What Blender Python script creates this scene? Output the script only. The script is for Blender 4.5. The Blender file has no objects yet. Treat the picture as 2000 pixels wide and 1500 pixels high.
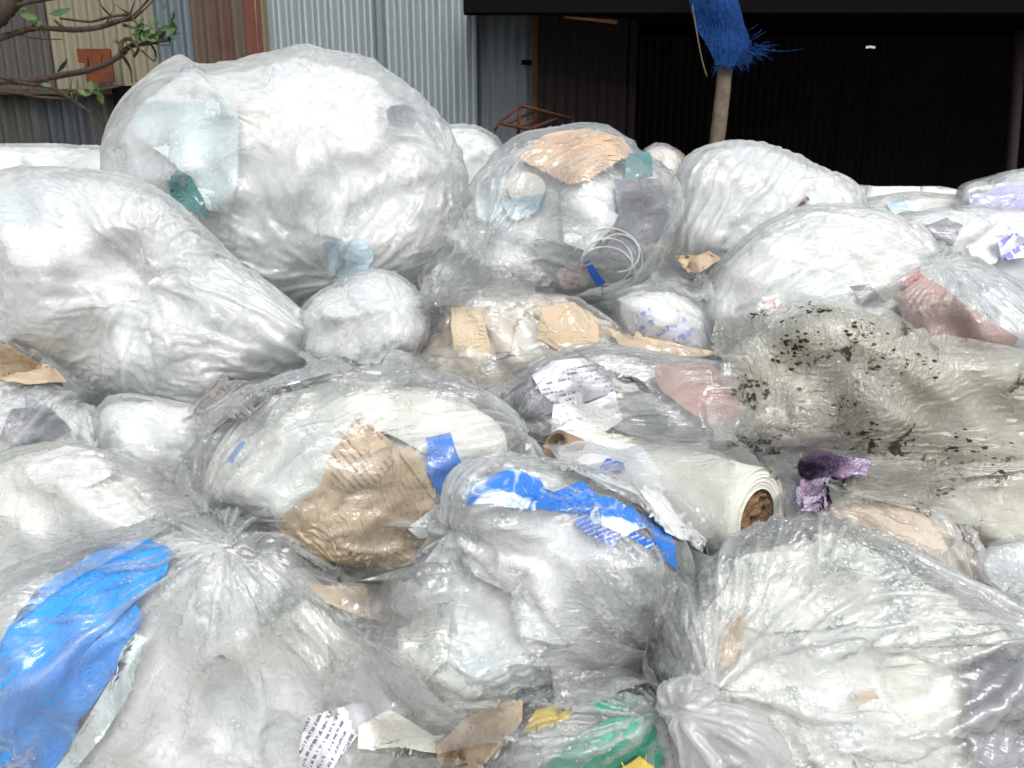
import bpy, bmesh, math, random
import numpy as np
from mathutils import Vector, Matrix

# ------------------------------------------------------------------ camera, light, exposure
SC = bpy.context.scene
COL = SC.collection
PITCH = math.radians(14.0)
FPX = 1444.0                      # focal length in photo pixels (2000 wide)
CAM = np.array([0.0, 0.0, 1.62])
RGT = np.array([1.0, 0.0, 0.0])
FWD = np.array([0.0, math.cos(PITCH), -math.sin(PITCH)])
UPV = np.array([0.0, math.sin(PITCH), math.cos(PITCH)])

cd = bpy.data.cameras.new('camera')
cam = bpy.data.objects.new('camera', cd)
COL.objects.link(cam)
cam.location = CAM
cam.rotation_euler = (math.pi/2 - PITCH, 0, 0)
cd.sensor_width = 36.0
cd.lens = 36.0*FPX/2000.0
cd.clip_start = 0.05
cd.clip_end = 400.0
cd.dof.use_dof = True
cd.dof.focus_distance = 1.45
cd.dof.aperture_fstop = 9.0
SC.camera = cam

SUN_EL, SUN_AZ = math.radians(52), math.radians(165)
w = bpy.data.worlds.new('World'); SC.world = w; w.use_nodes = True
nt = w.node_tree
for n in list(nt.nodes): nt.nodes.remove(n)
wo = nt.nodes.new('ShaderNodeOutputWorld'); bg = nt.nodes.new('ShaderNodeBackground')
sky = nt.nodes.new('ShaderNodeTexSky'); sky.sky_type = 'NISHITA'; sky.sun_disc = False
sky.sun_elevation = SUN_EL; sky.sun_rotation = SUN_AZ
sky.dust_density = 4.0; sky.air_density = 1.0; sky.ozone_density = 1.0
hs = nt.nodes.new('ShaderNodeHueSaturation'); hs.inputs['Saturation'].default_value = 0.30
nt.links.new(sky.outputs[0], hs.inputs['Color']); nt.links.new(hs.outputs[0], bg.inputs[0])
bg.inputs[1].default_value = 0.15
nt.links.new(bg.outputs[0], wo.inputs[0])
sd = bpy.data.lights.new('sun', 'SUN'); sd.energy = 1.3; sd.angle = math.radians(35); sd.color = (1.0, 0.985, 0.96)
so = bpy.data.objects.new('sun', sd); COL.objects.link(so)
# sun_rotation is measured clockwise from +Y seen from above
sv = Vector((math.sin(SUN_AZ)*math.cos(SUN_EL), math.cos(SUN_AZ)*math.cos(SUN_EL), math.sin(SUN_EL)))
so.rotation_euler = sv.to_track_quat('Z', 'Y').to_euler()
SC.view_settings.view_transform = 'Standard'; SC.view_settings.look = 'None'
SC.view_settings.exposure = 0.20; SC.view_settings.gamma = 1.0; SC.view_settings.use_curve_mapping = False
SC.cycles.max_bounces = 5; SC.cycles.transparent_max_bounces = 20
SC.cycles.diffuse_bounces = 4; SC.cycles.glossy_bounces = 2; SC.cycles.transmission_bounces = 4
SC.cycles.use_denoising = True
SC.cycles.use_adaptive_sampling = True; SC.cycles.adaptive_threshold = 0.06

# ------------------------------------------------------------------ helpers
def ray(x, y):
    """photo pixel -> direction with forward component 1"""
    return FWD + RGT*((x-1000.0)/FPX) + UPV*((750.0-y)/FPX)
def at(x, y, d):
    return CAM + ray(x, y)*d
def on_plane_y(x, y, Y):
    r = ray(x, y); return CAM + r*((Y-CAM[1])/r[1])

def tag(o, label=None, cat=None, group=None, kind=None):
    if label: o['label'] = label
    if cat: o['category'] = cat
    if group: o['group'] = group
    if kind: o['kind'] = kind
    return o
def empty(name, loc, label=None, cat=None, group=None):
    o = bpy.data.objects.new(name, None); COL.objects.link(o); o.location = loc
    o.empty_display_size = 0.05
    return tag(o, label, cat, group)
def add_mesh(name, verts, faces, mat, parent=None, smooth=True):
    me = bpy.data.meshes.new(name)
    me.from_pydata([tuple(v) for v in verts], [], faces)
    me.materials.append(mat)
    if smooth: me.polygons.foreach_set('use_smooth', [True]*len(me.polygons))
    o = bpy.data.objects.new(name, me); COL.objects.link(o)
    if parent:
        o.parent = parent
        o.matrix_parent_inverse = Matrix.Translation(-Vector(parent.location))
    return o
def grid_mesh(name, P, mat, parent=None, fold=None, crease=None, sheet_id=None, close=False, flip=False, smooth=True, mask=None):
    n, m = P.shape[:2]
    V = P.reshape(-1, 3)
    idx = np.arange(n*m).reshape(n, m)
    q = np.stack([idx[:-1, :-1], idx[1:, :-1], idx[1:, 1:], idx[:-1, 1:]], -1)
    if flip: q = q[..., ::-1]
    if mask is not None: q = q[mask]
    q = q.reshape(-1, 4)
    me = bpy.data.meshes.new(name)
    me.vertices.add(len(V)); me.vertices.foreach_set('co', V.astype(np.float32).ravel())
    me.loops.add(q.size); me.loops.foreach_set('vertex_index', q.astype(np.int32).ravel())
    me.polygons.add(len(q))
    me.polygons.foreach_set('loop_start', np.arange(0, q.size, 4, dtype=np.int32))
    me.polygons.foreach_set('loop_total', np.full(len(q), 4, dtype=np.int32))
    me.polygons.foreach_set('use_smooth', np.full(len(q), smooth, dtype=bool))
    me.update(calc_edges=True)
    if fold is not None:
        a = me.attributes.new('fold', 'FLOAT_VECTOR', 'POINT')
        a.data.foreach_set('vector', fold.reshape(-1, 3).astype(np.float32).ravel())
    if sheet_id is not None:
        a = me.attributes.new('sheet', 'FLOAT', 'POINT'); a.data.foreach_set('value', sheet_id.ravel().astype(np.float32))
    if crease is not None:
        a = me.attributes.new('crease', 'FLOAT', 'POINT'); a.data.foreach_set('value', crease.ravel().astype(np.float32))
    me.materials.append(mat)
    o = bpy.data.objects.new(name, me); COL.objects.link(o)
    if parent:
        o.parent = parent
        o.matrix_parent_inverse = Matrix.Translation(-Vector(parent.location))
    return o

def noise3(P, scale, rng, k=24, ridged=False):
    """smooth random field of unit-ish variance from random waves; scale = wavelength in metres"""
    d = rng.normal(size=(k, 3)); d /= np.linalg.norm(d, axis=1)[:, None]
    f = 2*math.pi/scale*rng.uniform(0.6, 1.5, size=k); ph = rng.uniform(0, 6.28, size=k)
    out = np.zeros(P.shape[:-1])
    for i in range(k):
        out += np.sin(P@(d[i]*f[i])+ph[i])
    out *= math.sqrt(2.0/k)
    return out
def worley(P, scale, rng, n=None):
    """distance to nearest of random lines/points: sharp creased facets"""
    lo = P.reshape(-1, 3).min(0); hi = P.reshape(-1, 3).max(0)
    K = 26
    pts = rng.uniform(lo, hi, size=(K, 3)); g = rng.normal(size=(K, 3))
    best = np.full(P.shape[:-1], -1e9)
    for i in range(K):
        g_i = g[i]/np.linalg.norm(g[i])
        val = -np.linalg.norm(P-pts[i], axis=-1)/scale + 0.6*((P-pts[i])@g_i)/scale
        best = np.maximum(best, val)
    return best

def normals_of(B):
    du = np.gradient(B, axis=0); dv = np.gradient(B, axis=1)
    N = np.cross(du, dv); L = np.linalg.norm(N, axis=-1, keepdims=True)
    return N/np.maximum(L, 1e-12)

FAM = [(1, 0, 1.0), (0, 1, 1.0), (1, 1, .7), (1, -1, .7)]
def sl(n, d):
    if d >= 0: return slice(0, n-d), slice(d, n)
    return slice(-d, n), slice(0, n+d)
def resample(D, n, m):
    """bilinear resample of grid D to n x m"""
    a, b = D.shape[:2]
    x = np.linspace(0, a-1, n); y = np.linspace(0, b-1, m)
    i = np.minimum(x.astype(int), a-2); j = np.minimum(y.astype(int), b-2)
    fx = (x-i)[:, None, None]; fy = (y-j)[None, :, None]
    return (D[i][:, j]*(1-fx)*(1-fy)+D[i+1][:, j]*fx*(1-fy)+D[i][:, j+1]*(1-fx)*fy+D[i+1][:, j+1]*fx*fy)

def relax(B, N, iso=0.03, gdirs=(), levels=((4, 50), (2, 40), (1, 30)), kf=0.02, kin=0.15, kb=0.5, seed=1, fine=1.02, isomap=None, pin=True, umax=0.05):
    """film buckling: every edge of the base surface wants to be longer than it is, the film is held to the body
    by a soft foundation, so it wrinkles. gdirs: list of (unit direction field, amount field)."""
    rng = np.random.default_rng(seed)
    n0, m0 = B.shape[:2]
    D = None
    for li, (s, its) in enumerate(levels):
        n, m = max(8, n0//s), max(8, m0//s)
        if s == 1: n, m = n0, m0
        Bs = resample(B, n, m) if s > 1 else B
        Ns = resample(N, n, m) if s > 1 else N
        Ns = Ns/np.maximum(np.linalg.norm(Ns, axis=-1, keepdims=True), 1e-9)
        g0 = iso if isomap is None else iso*(resample(isomap[..., None], n, m)[..., 0])
        if isomap is None: g0 = np.full((n, m), iso)
        gd = [(resample(c, n, m), resample(a[..., None], n, m)[..., 0]) for c, a in gdirs]
        boost = fine**li
        h = np.linalg.norm(Bs[n//2, m//2]-Bs[n//2+1, m//2])
        if D is None: D = np.zeros((n, m, 3))
        else: D = resample(D, n, m)
        D = D + Ns*(rng.normal(size=(n, m))*h*(0.5 if li == 0 else 0.02))[..., None]
        P = Bs+D
        fams = []
        for (a, b, k) in FAM+[(2, 0, -kb), (0, 2, -kb), (2, 2, -kb*0.5), (2, -2, -kb*0.5)]:
            A0, A1 = sl(n, a); C0, C1 = sl(m, b)
            e = Bs[A1, C1]-Bs[A0, C0]
            L0 = np.linalg.norm(e, axis=-1)
            eu = e/np.maximum(L0, 1e-9)[..., None]
            g = g0[A0, C0].copy()
            for c, am in gd:
                g = g+am[A0, C0]*np.sum(eu*c[A0, C0], -1)**2
            fams.append((A0, A1, C0, C1, L0*(1+g*boost), k))
        prev = P.copy()
        for it in range(its):
            V = (P-prev)*0.85
            vm = np.sqrt(np.einsum('ijk,ijk->ij', V, V))[..., None]
            V *= np.minimum(1.0, 0.4*h/np.maximum(vm, 1e-9))
            prev = P.copy()
            P = P+V
            acc = np.zeros_like(P)
            for A0, A1, C0, C1, R, k in fams:
                d = P[A1, C1]-P[A0, C0]
                L = np.sqrt(np.einsum('ijk,ijk->ij', d, d))+1e-9
                c = (L-R)/L
                if k < 0: c = np.minimum(c, 0)*(-k)
                else: c = c*k
                d *= (0.5*c)[..., None]
                acc[A0, C0] += d; acc[A1, C1] -= d
            P = P+acc*0.24
            u = P-Bs
            un = np.einsum('ijk,ijk->ij', u, Ns)
            kk = np.where(un > 0, kf, kin)
            P = P-Ns*(kk*un)[..., None]-(u-Ns*un[..., None])*0.01
            u = P-Bs; um = np.sqrt(np.einsum('ijk,ijk->ij', u, u))[..., None]
            P = Bs+u*np.minimum(1.0, umax/np.maximum(um, 1e-9))
            if pin:
                P[0] = Bs[0]; P[-1] = Bs[-1]; P[:, 0] = Bs[:, 0]; P[:, -1] = Bs[:, -1]
        D = P-Bs
    return B+D

def star(outline, center, res=720, smooth=3, power=2.0):
    """polar radius of a pixel outline round a centre; catmull-rom rounded when smooth>0"""
    pts = np.array(outline, float)
    if smooth:
        q = []
        n = len(pts)
        for i in range(n):
            p0, p1, p2, p3 = pts[i-1], pts[i], pts[(i+1) % n], pts[(i+2) % n]
            for t in np.linspace(0, 1, 6, endpoint=False):
                q.append(0.5*((2*p1)+(-p0+p2)*t+(2*p0-5*p1+4*p2-p3)*t*t+(-p0+3*p1-3*p2+p3)*t**3))
        pts = np.array(q)
    c = np.array(center, float)
    th = np.linspace(-math.pi, math.pi, res, endpoint=False)
    R = np.zeros(res)
    a = pts-c; b = np.roll(pts, -1, axis=0)-c
    for i, t in enumerate(th):
        d = np.array([math.cos(t), math.sin(t)])
        e = b-a
        den = d[0]*e[:, 1]-d[1]*e[:, 0]
        den = np.where(abs(den) < 1e-9, 1e-9, den)
        tt = (a[:, 0]*e[:, 1]-a[:, 1]*e[:, 0])/den
        uu = (a[:, 0]*d[1]-a[:, 1]*d[0])/den
        ok = (uu >= -1e-6) & (uu <= 1+1e-6) & (tt > 0)
        R[i] = tt[ok].max() if ok.any() else 1.0
    if smooth:
        k = np.array([1, 2, 1.0]); k /= k.sum()
        for _ in range(smooth): R = np.convolve(np.concatenate([R[-1:], R, R[:1]]), k, 'valid')
    return R
def star_at(R, th):
    n = len(R); x = (th+math.pi)/(2*math.pi)*n
    i = np.floor(x).astype(int); f = x-i
    return R[i % n]*(1-f)+R[(i+1) % n]*f
def disc_grid(n, m=None):
    m = m or n
    a = np.linspace(-1, 1, n)[:, None]*np.ones((1, m)); b = np.linspace(-1, 1, m)[None, :]*np.ones((n, 1))
    x = a*np.sqrt(1-b*b/2); y = b*np.sqrt(1-a*a/2)
    return x, y

class Body:
    """a closed bulging body: silhouette given as photo pixels at distance d, real thickness T in front and Tb behind"""
    PHI = math.radians(158)
    def __init__(s, outline, d, T, Tb=None, c=None, p=0.85, smooth=3, lump=0.03, seed=0, sharp=0.9, peak=None):
        s.o = np.array(outline, float); s.d = d; s.T = T; s.Tb = Tb or T; s.p = p
        s.c = np.array(c if c is not None else s.o.mean(0), float)
        s.R = star(s.o, s.c, smooth=smooth); s.seed = seed; s.lump = lump; s.sharp = sharp
        s.m = d/FPX
        s.peak = np.array(peak, float)-s.c if peak is not None else np.zeros(2)
    def _lump(s, x, y):
        if not s.lump: return 0
        rng = np.random.default_rng(s.seed+77)
        P = np.stack([x, y, x*0], -1)
        return s.lump*noise3(P, 0.33, rng, 12)+0.4*s.lump*noise3(P, 0.13, rng, 12)
    def grid(s, n, k=1.0, seedshift=0):
        x, y = disc_grid(n)
        r = np.hypot(x, y); th = np.arctan2(y, x)
        phi = r*s.PHI
        sp = np.sin(np.minimum(phi, math.pi/2))**s.p
        back = phi > math.pi/2
        sp = np.where(back, np.abs(np.sin(phi))**0.7, sp)
        rad = star_at(s.R, th)*s.m*k*sp
        nz = np.where(back, s.Tb*np.cos(phi), s.T*np.cos(phi)**s.sharp if False else s.T*np.abs(np.cos(phi))**s.sharp)
        cx = rad*np.cos(th); cy = rad*np.sin(th)
        if s.peak.any():
            sh = (1-np.clip(np.hypot(cx, cy)/(star_at(s.R, th)*s.m*k+1e-9), 0, 1)**2)
            sh = np.where(back, 0, sh)
            cx = cx+s.peak[0]*s.m*sh; cy = cy+s.peak[1]*s.m*sh
        lum = s._lump(cx, cy)*np.clip(nz/s.T, 0, 1)
        nz = nz*k+lum
        C = at(s.c[0], s.c[1], s.d)
        vd = C-CAM; vd /= np.linalg.norm(vd)
        # thickness runs along the line of sight of the body's centre; in-plane axes stay the camera's
        return C+cx[..., None]*RGT-cy[..., None]*UPV-nz[..., None]*vd
    def surf(s, px, py, k=1.0):
        """points on the front of the body for pixel arrays"""
        px = np.asarray(px, float); py = np.asarray(py, float)
        cx = (px-s.c[0])*s.m; cy = (py-s.c[1])*s.m
        C = at(s.c[0], s.c[1], s.d); vd = C-CAM; vd /= np.linalg.norm(vd)
        th = np.arctan2(cy, cx)
        R = star_at(s.R, th)*s.m*k
        # perspective: a point nearer the camera must sit closer to the axis to fall on the same pixel
        nz = np.zeros_like(cx)
        for _ in range(3):
            sc = (s.d-nz)/s.d
            rho = np.clip(np.hypot(cx, cy)*sc/R, 0, 0.999)
            sp = rho**(1/s.p)
            nz = s.T*k*np.sqrt(1-sp*sp)**s.sharp+s._lump(cx*sc, cy*sc)*np.sqrt(1-sp*sp)
        base = at(0, 0, 0)
        dd = s.d-nz
        out = CAM+(FWD*1.0+RGT*((px-1000)/FPX)[..., None]+UPV*((750-py)/FPX)[..., None])*dd[..., None]
        return out

def knot_fields(B, N, K, A, L, swirl=0.0):
    """growth round the gather point K (3-D): fabric is long across the radial direction -> radial pleats"""
    v = B-K
    r = np.linalg.norm(v, axis=-1)
    vr = v/np.maximum(r, 1e-6)[..., None]
    c = np.cross(N, vr); c /= np.maximum(np.linalg.norm(c, axis=-1, keepdims=True), 1e-9)
    if swirl: 
        c = c+vr*swirl; c /= np.linalg.norm(c, axis=-1, keepdims=True)
    return c, A*np.exp(-r/L)
def dir_fields(B, N, d3, A, falloff=None):
    """pleats running along the 3-D direction d3"""
    d3 = np.array(d3, float)
    c = np.cross(N, d3); c /= np.maximum(np.linalg.norm(c, axis=-1, keepdims=True), 1e-9)
    return c, A*(np.ones(B.shape[:2]) if falloff is None else falloff)
# ------------------------------------------------------------------ materials
class NT:
    def __init__(s, name):
        s.m = bpy.data.materials.new(name); s.m.use_nodes = True; s.t = s.m.node_tree
        for n in list(s.t.nodes): s.t.nodes.remove(n)
        s.out = s.n('ShaderNodeOutputMaterial')
    def n(s, typ, **kw):
        x = s.t.nodes.new(typ)
        for k, v in kw.items():
            if k.startswith('i_'):
                key = k[2:]
                key = int(key) if key.isdigit() else key.replace('_', ' ')
                s.set(x, key, v)
            else: setattr(x, k, v)
        return x
    def set(s, x, key, v):
        if isinstance(v, bpy.types.NodeSocket): s.t.links.new(v, x.inputs[key])
        else:
            if isinstance(v, tuple) and len(v) == 3 and x.inputs[key].type == 'RGBA': v = v+(1,)
            x.inputs[key].default_value = v
    def math(s, op, a, b=None, c=None, clamp=False):
        x = s.n('ShaderNodeMath', operation=op, use_clamp=clamp)
        s.set(x, 0, a)
        if b is not None: s.set(x, 1, b)
        if c is not None: s.set(x, 2, c)
        return x.outputs[0]
    def mix(s, f, a, b):
        x = s.n('ShaderNodeMix', data_type='RGBA')
        s.set(x, 0, f); s.set(x, 6, a); s.set(x, 7, b)
        return x.outputs[2]
    def ramp(s, f, stops, interp='LINEAR'):
        x = s.n('ShaderNodeValToRGB'); x.color_ramp.interpolation = interp
        el = x.color_ramp.elements
        while len(el) < len(stops): el.new(0.5)
        for e, (p, c) in zip(el, stops):
            e.position = p
            e.color = (c, c, c, 1) if not isinstance(c, tuple) else c+(1,)
        s.set(x, 0, f); return x.outputs[0]
    def noise(s, vec, scale, detail=3, rough=0.5, dist=0.0, out=0):
        x = s.n('ShaderNodeTexNoise'); s.set(x, 'Scale', scale); s.set(x, 'Detail', detail)
        s.set(x, 'Roughness', rough); s.set(x, 'Distortion', dist)
        if vec is not None: s.set(x, 'Vector', vec)
        return x.outputs[out]
    def map(s, vec, scale=(1, 1, 1), loc=(0, 0, 0), rot=(0, 0, 0)):
        x = s.n('ShaderNodeMapping'); s.set(x, 'Vector', vec)
        x.inputs['Scale'].default_value = scale; x.inputs['Location'].default_value = loc; x.inputs['Rotation'].default_value = rot
        return x.outputs[0]
    def obj(s): return s.n('ShaderNodeTexCoord').outputs['Object']
    def attr(s, name='fold'): return s.n('ShaderNodeAttribute', attribute_name=name).outputs['Vector']
    def bump(s, h, strength=0.3, dist=0.01, nrm=None):
        x = s.n('ShaderNodeBump'); s.set(x, 'Height', h); x.inputs['Strength'].default_value = strength
        x.inputs['Distance'].default_value = dist
        if nrm is not None: s.set(x, 'Normal', nrm)
        return x.outputs[0]
    def principled(s, **kw):
        x = s.n('ShaderNodeBsdfPrincipled')
        for k, v in kw.items(): s.set(x, k.replace('_', ' '), v)
        s.t.links.new(x.outputs[0], s.out.inputs[0]); return x
    def surface(s, sh): s.t.links.new(sh, s.out.inputs[0])

def film(name, tint=(0.86, 0.88, 0.88), haze=0.30, edge=0.45, streak=0.35, gloss=1.0, rough=0.16, fold_scale=1.0, dirt=None, bump=0.35, cloud=0.25):
    """polythene film: clear where flat, milky at glancing angles, along creases and where it is scuffed; glossy"""
    t = NT(name)
    fo = t.attr(); ob = t.obj()
    def lines(vec, sharp, dist=0.0, detail=1.0):
        n = t.noise(vec, 1.0, detail, 0.4, dist)
        return t.math('SUBTRACT', 1.0, t.math('MULTIPLY', t.math('ABSOLUTE', t.math('SUBTRACT', n, 0.5)), sharp), clamp=True)
    r1 = t.ramp(t.noise(t.map(fo, (1.9*fold_scale,)*3), 1.0, 3.0, 0.55, 0.15), [(0.52, 0.0), (0.72, 1.0)])
    r2 = t.ramp(t.noise(t.map(fo, (6.0*fold_scale,)*3, (3, 1, 7)), 1.0, 3.0, 0.6, 0.1), [(0.50, 0.0), (0.72, 1.0)])
    cr = t.n('ShaderNodeAttribute', attribute_name='crease').outputs['Fac']
    r3 = lines(t.map(ob, (8, 8, 8), (5, 2, 1)), 24.0, 0.3, 1.0)
    r4 = lines(t.map(ob, (26, 26, 26)), 14.0, 0.4, 1.0)
    n4 = t.noise(ob, 5.0, 3, 0.55, 0.4)
    h = t.math('ADD', t.math('MULTIPLY', r1, 0.9), t.math('MULTIPLY', r2, 0.35))
    h = t.math('ADD', h, t.math('MULTIPLY', r3, 0.6))
    h = t.math('ADD', h, t.math('MULTIPLY', r4, 0.10))
    soft = t.noise(t.map(fo, (1.6*fold_scale,)*3, (9, 2, 4)), 1.0, 2.0, 0.5)
    h = t.math('ADD', h, t.math('MULTIPLY', soft, 1.3))
    nb = t.bump(h, bump, 0.005)
    lw = t.n('ShaderNodeLayerWeight'); lw.inputs['Blend'].default_value = 0.30; t.set(lw, 'Normal', nb)
    s1 = t.math('MULTIPLY', t.math('POWER', r1, 2.0), streak)
    s2 = t.math('MULTIPLY', t.math('POWER', r2, 2.0), streak*0.28)
    s3 = t.math('MULTIPLY', t.math('POWER', r3, 2.0), streak*0.25)
    cl = t.math('MULTIPLY', t.ramp(n4, [(0.38, 0.0), (0.68, 1.0)]), cloud)
    a = t.math('ADD', t.math('ADD', haze, cl), t.math('ADD', s1, t.math('ADD', s2, s3)))
    a = t.math('ADD', a, t.math('MULTIPLY', lw.outputs['Facing'], edge))
    a = t.math('ADD', a, t.math('MULTIPLY', cr, 0.45))
    a = t.math('MINIMUM', a, 0.93)
    col = tint
    if dirt:
        (dc, amount, scale) = dirt
        d1 = t.noise(ob, scale, 5, 0.7, 0.5)
        d2 = t.noise(ob, scale*0.18, 2, 0.5)
        dm = t.math('MULTIPLY', t.ramp(d1, [(0.56, 0.0), (0.60, 1.0)]), t.ramp(d2, [(0.48, 0.0), (0.56, 1.0)]))
        dn = t.math('MULTIPLY', t.ramp(t.noise(ob, scale*0.4, 3, 0.6), [(0.42, 0.0), (0.75, 1.0)]), amount)
        col = t.mix(dn, tint, (0.46, 0.38, 0.23))
        col = t.mix(t.math('MULTIPLY', r2, amount), col, (0.30, 0.24, 0.13))
        col = t.mix(dm, col, dc)
        a = t.math('MAXIMUM', a, t.math('MAXIMUM', dm, t.math('MULTIPLY', dn, 0.8)))
    tr = t.n('ShaderNodeBsdfTransparent'); t.set(tr, 0, (0.98, 0.985, 0.985))
    df = t.n('ShaderNodeBsdfDiffuse'); t.set(df, 'Color', col); t.set(df, 'Normal', nb)
    tl = t.n('ShaderNodeBsdfTranslucent'); t.set(tl, 'Color', col); t.set(tl, 'Normal', nb)
    m0 = t.n('ShaderNodeMixShader'); m0.inputs[0].default_value = 0.52
    t.t.links.new(df.outputs[0], m0.inputs[1]); t.t.links.new(tl.outputs[0], m0.inputs[2])
    m1 = t.n('ShaderNodeMixShader'); t.set(m1, 0, a)
    t.t.links.new(tr.outputs[0], m1.inputs[1]); t.t.links.new(m0.outputs[0], m1.inputs[2])
    gl = t.n('ShaderNodeBsdfGlossy'); gl.inputs['Roughness'].default_value = rough; t.set(gl, 'Normal', nb)
    t.set(gl, 'Color', (1, 1, 1))
    fr = t.n('ShaderNodeFresnel'); fr.inputs['IOR'].default_value = 1.55; t.set(fr, 'Normal', nb)
    m2 = t.n('ShaderNodeMixShader'); t.set(m2, 0, t.math('MULTIPLY', t.math('MINIMUM', fr.outputs[0], 0.36), gloss, clamp=True))
    t.t.links.new(m1.outputs[0], m2.inputs[1]); t.t.links.new(gl.outputs[0], m2.inputs[2])
    t.surface(m2.outputs[0])
    return t.m

def fill(name, cols, scale=9.0, rough=0.5, spec=0.35, bump=0.4, crumple=24.0):
    """packed contents: overlapping pieces, each with its own shade (stored per piece)"""
    t = NT(name); ob = t.obj()
    sid = t.n('ShaderNodeAttribute', attribute_name='sheet').outputs['Fac']
    k = len(cols)
    c = t.ramp(sid, [(i/k, cols[i]) for i in range(k)], 'CONSTANT')
    soft = t.noise(ob, 10.0, 4, 0.6)
    base = t.mix(t.math('MULTIPLY', soft, 0.35), c, cols[0])
    n3 = t.noise(ob, crumple, 3, 0.5, 0.4)
    rid3 = t.math('SUBTRACT', 1.0, t.math('MULTIPLY', t.math('ABSOLUTE', t.math('SUBTRACT', n3, 0.5)), 5.0), clamp=True)
    nb = t.bump(t.math('POWER', rid3, 1.5), bump, 0.008)
    t.principled(Base_Color=base, Roughness=rough, Normal=nb, **{'Specular_IOR_Level': spec})
    return t.m

def paper(name, col, col2=None, rough=0.7, spec=0.25, trans=0.0, bump=0.3, scale=30, metallic=0.0, mottle=6.0):
    t = NT(name); ob = t.obj()
    n3 = t.noise(ob, scale, 4, 0.6, 0.6)
    rid3 = t.math('SUBTRACT', 1.0, t.math('MULTIPLY', t.math('ABSOLUTE', t.math('SUBTRACT', n3, 0.5)), 5.0), clamp=True)
    nb = t.bump(t.math('POWER', rid3, 3.0), bump, 0.006)
    c = t.mix(t.ramp(t.noise(ob, mottle, 4, 0.6), [(0.35, 0.0), (0.65, 1.0)]), col, col2 or tuple(x*0.82 for x in col))
    t.principled(Base_Color=c, Roughness=rough, Normal=nb, Metallic=metallic, **{'Specular_IOR_Level': spec})
    return t.m

def plain(name, col, rough=0.6, spec=0.3, metallic=0.0):
    t = NT(name); t.principled(Base_Color=col, Roughness=rough, Metallic=metallic, **{'Specular_IOR_Level': spec}); return t.m
# ------------------------------------------------------------------ builders
def orient(B, N):
    c = B[B.shape[0]//2, B.shape[1]//2]; n = N[B.shape[0]//2, B.shape[1]//2]
    return N if n@(CAM-c) > 0 else -N
def shift_origin(o, loc):
    """put a mesh object's origin at loc without moving it"""
    me = o.data; a = np.empty(len(me.vertices)*3, np.float32); me.vertices.foreach_get('co', a)
    a = a.reshape(-1, 3)-np.array(loc, np.float32); me.vertices.foreach_set('co', a.ravel()); me.update()
    o.location = tuple(float(v) for v in loc)
BODIES = {}
GAP = {'B5': 0.040, 'B20': 0.042, 'B21': 0.034, 'B22': 0.028, 'B23': 0.026, 'B24': 0.040, 'B15': 0.022, 'B16': 0.026, 'B12': 0.024, 'B25': 0.02, 'B1': 0.022, 'B8': 0.02}
def ridges(B, F, rng, amp):
    """sharp raised creases: long ones along the fold field F, shorter ones across the crumple"""
    def sharp(n, wd): return np.clip(1-np.abs(n)/wd, 0, 1)**1.3
    on = lambda s: np.clip(noise3(B, s, rng, 10)*0.8+0.5, 0, 1)
    h = 1.3*sharp(noise3(F, 4.2, rng, 16), 0.30)*on(0.3)
    h += 0.8*sharp(noise3(F, 1.9, rng, 16), 0.30)*on(0.2)
    h += 0.8*sharp(noise3(B, 0.26, rng, 16), 0.16)*on(0.25)
    h += 0.45*sharp(noise3(B, 0.13, rng, 16), 0.2)*on(0.15)
    return amp*(h-0.6)
def pieces(G, N, rng, size, depth):
    """break a surface into overlapping, tilted, slightly bent sheets; returns inward offset and a shade per sheet"""
    Pq = G.reshape(-1, 3)
    area = (np.ptp(Pq, axis=0)**2).sum()
    K = int(min(260, max(14, area/(size*size)*1.6)))
    cen = Pq[rng.choice(len(Pq), K, replace=False)]
    W = G+np.stack([noise3(G, size*2.2, rng, 8), noise3(G, size*2.2, rng, 8), noise3(G, size*2.2, rng, 8)], -1)*size*0.22
    W = W.reshape(-1, 3)
    best = np.full(len(Pq), 1e9); who = np.zeros(len(Pq), int); hh = np.zeros(len(Pq))
    for i in range(K):
        a = rng.normal(size=3); a /= np.linalg.norm(a); st = rng.uniform(0.25, 0.9)
        v = W-cen[i]; al = v@a
        dd = np.einsum('ij,ij->i', v, v)-(1-st*st)*al*al
        dd = dd*rng.uniform(0.6, 1.5)
        m = dd < best
        best[m] = dd[m]; who[m] = i
        tilt = rng.normal(size=3)*0.16
        hh[m] = -rng.uniform(0.0, depth)+(v[m]@tilt)*0.6
    shade = rng.random(K)
    h = np.clip(hh, -depth*1.6, depth*0.1).reshape(G.shape[:2])
    return h, shade[who].reshape(G.shape[:2])

def pleats(B, N, kp, rng, count, length, amp, width=0.0055, spread=None):
    """tight folds running out from a gather point, each its own length, width and slight bend"""
    v = B-kp; r = np.linalg.norm(v, axis=-1)
    n0 = N.reshape(-1, 3)[np.argmin(r)]
    t1 = np.cross(n0, [0.13, 0.2, 0.97]); t1 /= np.linalg.norm(t1); t2 = np.cross(n0, t1)
    th = np.arctan2(v@t2, v@t1)
    h = np.zeros(B.shape[:2])
    for i in range(count):
        L = length*rng.uniform(0.35, 1.25); w = width*rng.uniform(0.6, 1.9); a0 = rng.uniform(-math.pi, math.pi)
        bend = rng.normal()*0.5; A = amp*rng.uniform(0.35, 1.2)
        d = (th-a0-bend*r+0.05*np.sin(r*22+i)+math.pi) % (2*math.pi)-math.pi
        s_ = np.clip(r/L, 0, 1)
        env = np.clip(r/0.02, 0.15, 1)*(1-s_)**0.8*(s_ < 1)
        x = d*np.maximum(r, 0.004)/(w*(0.5+0.9*s_))
        h = np.maximum(h, A*env*(np.exp(-np.abs(x)**1.5)))
    return h

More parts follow.
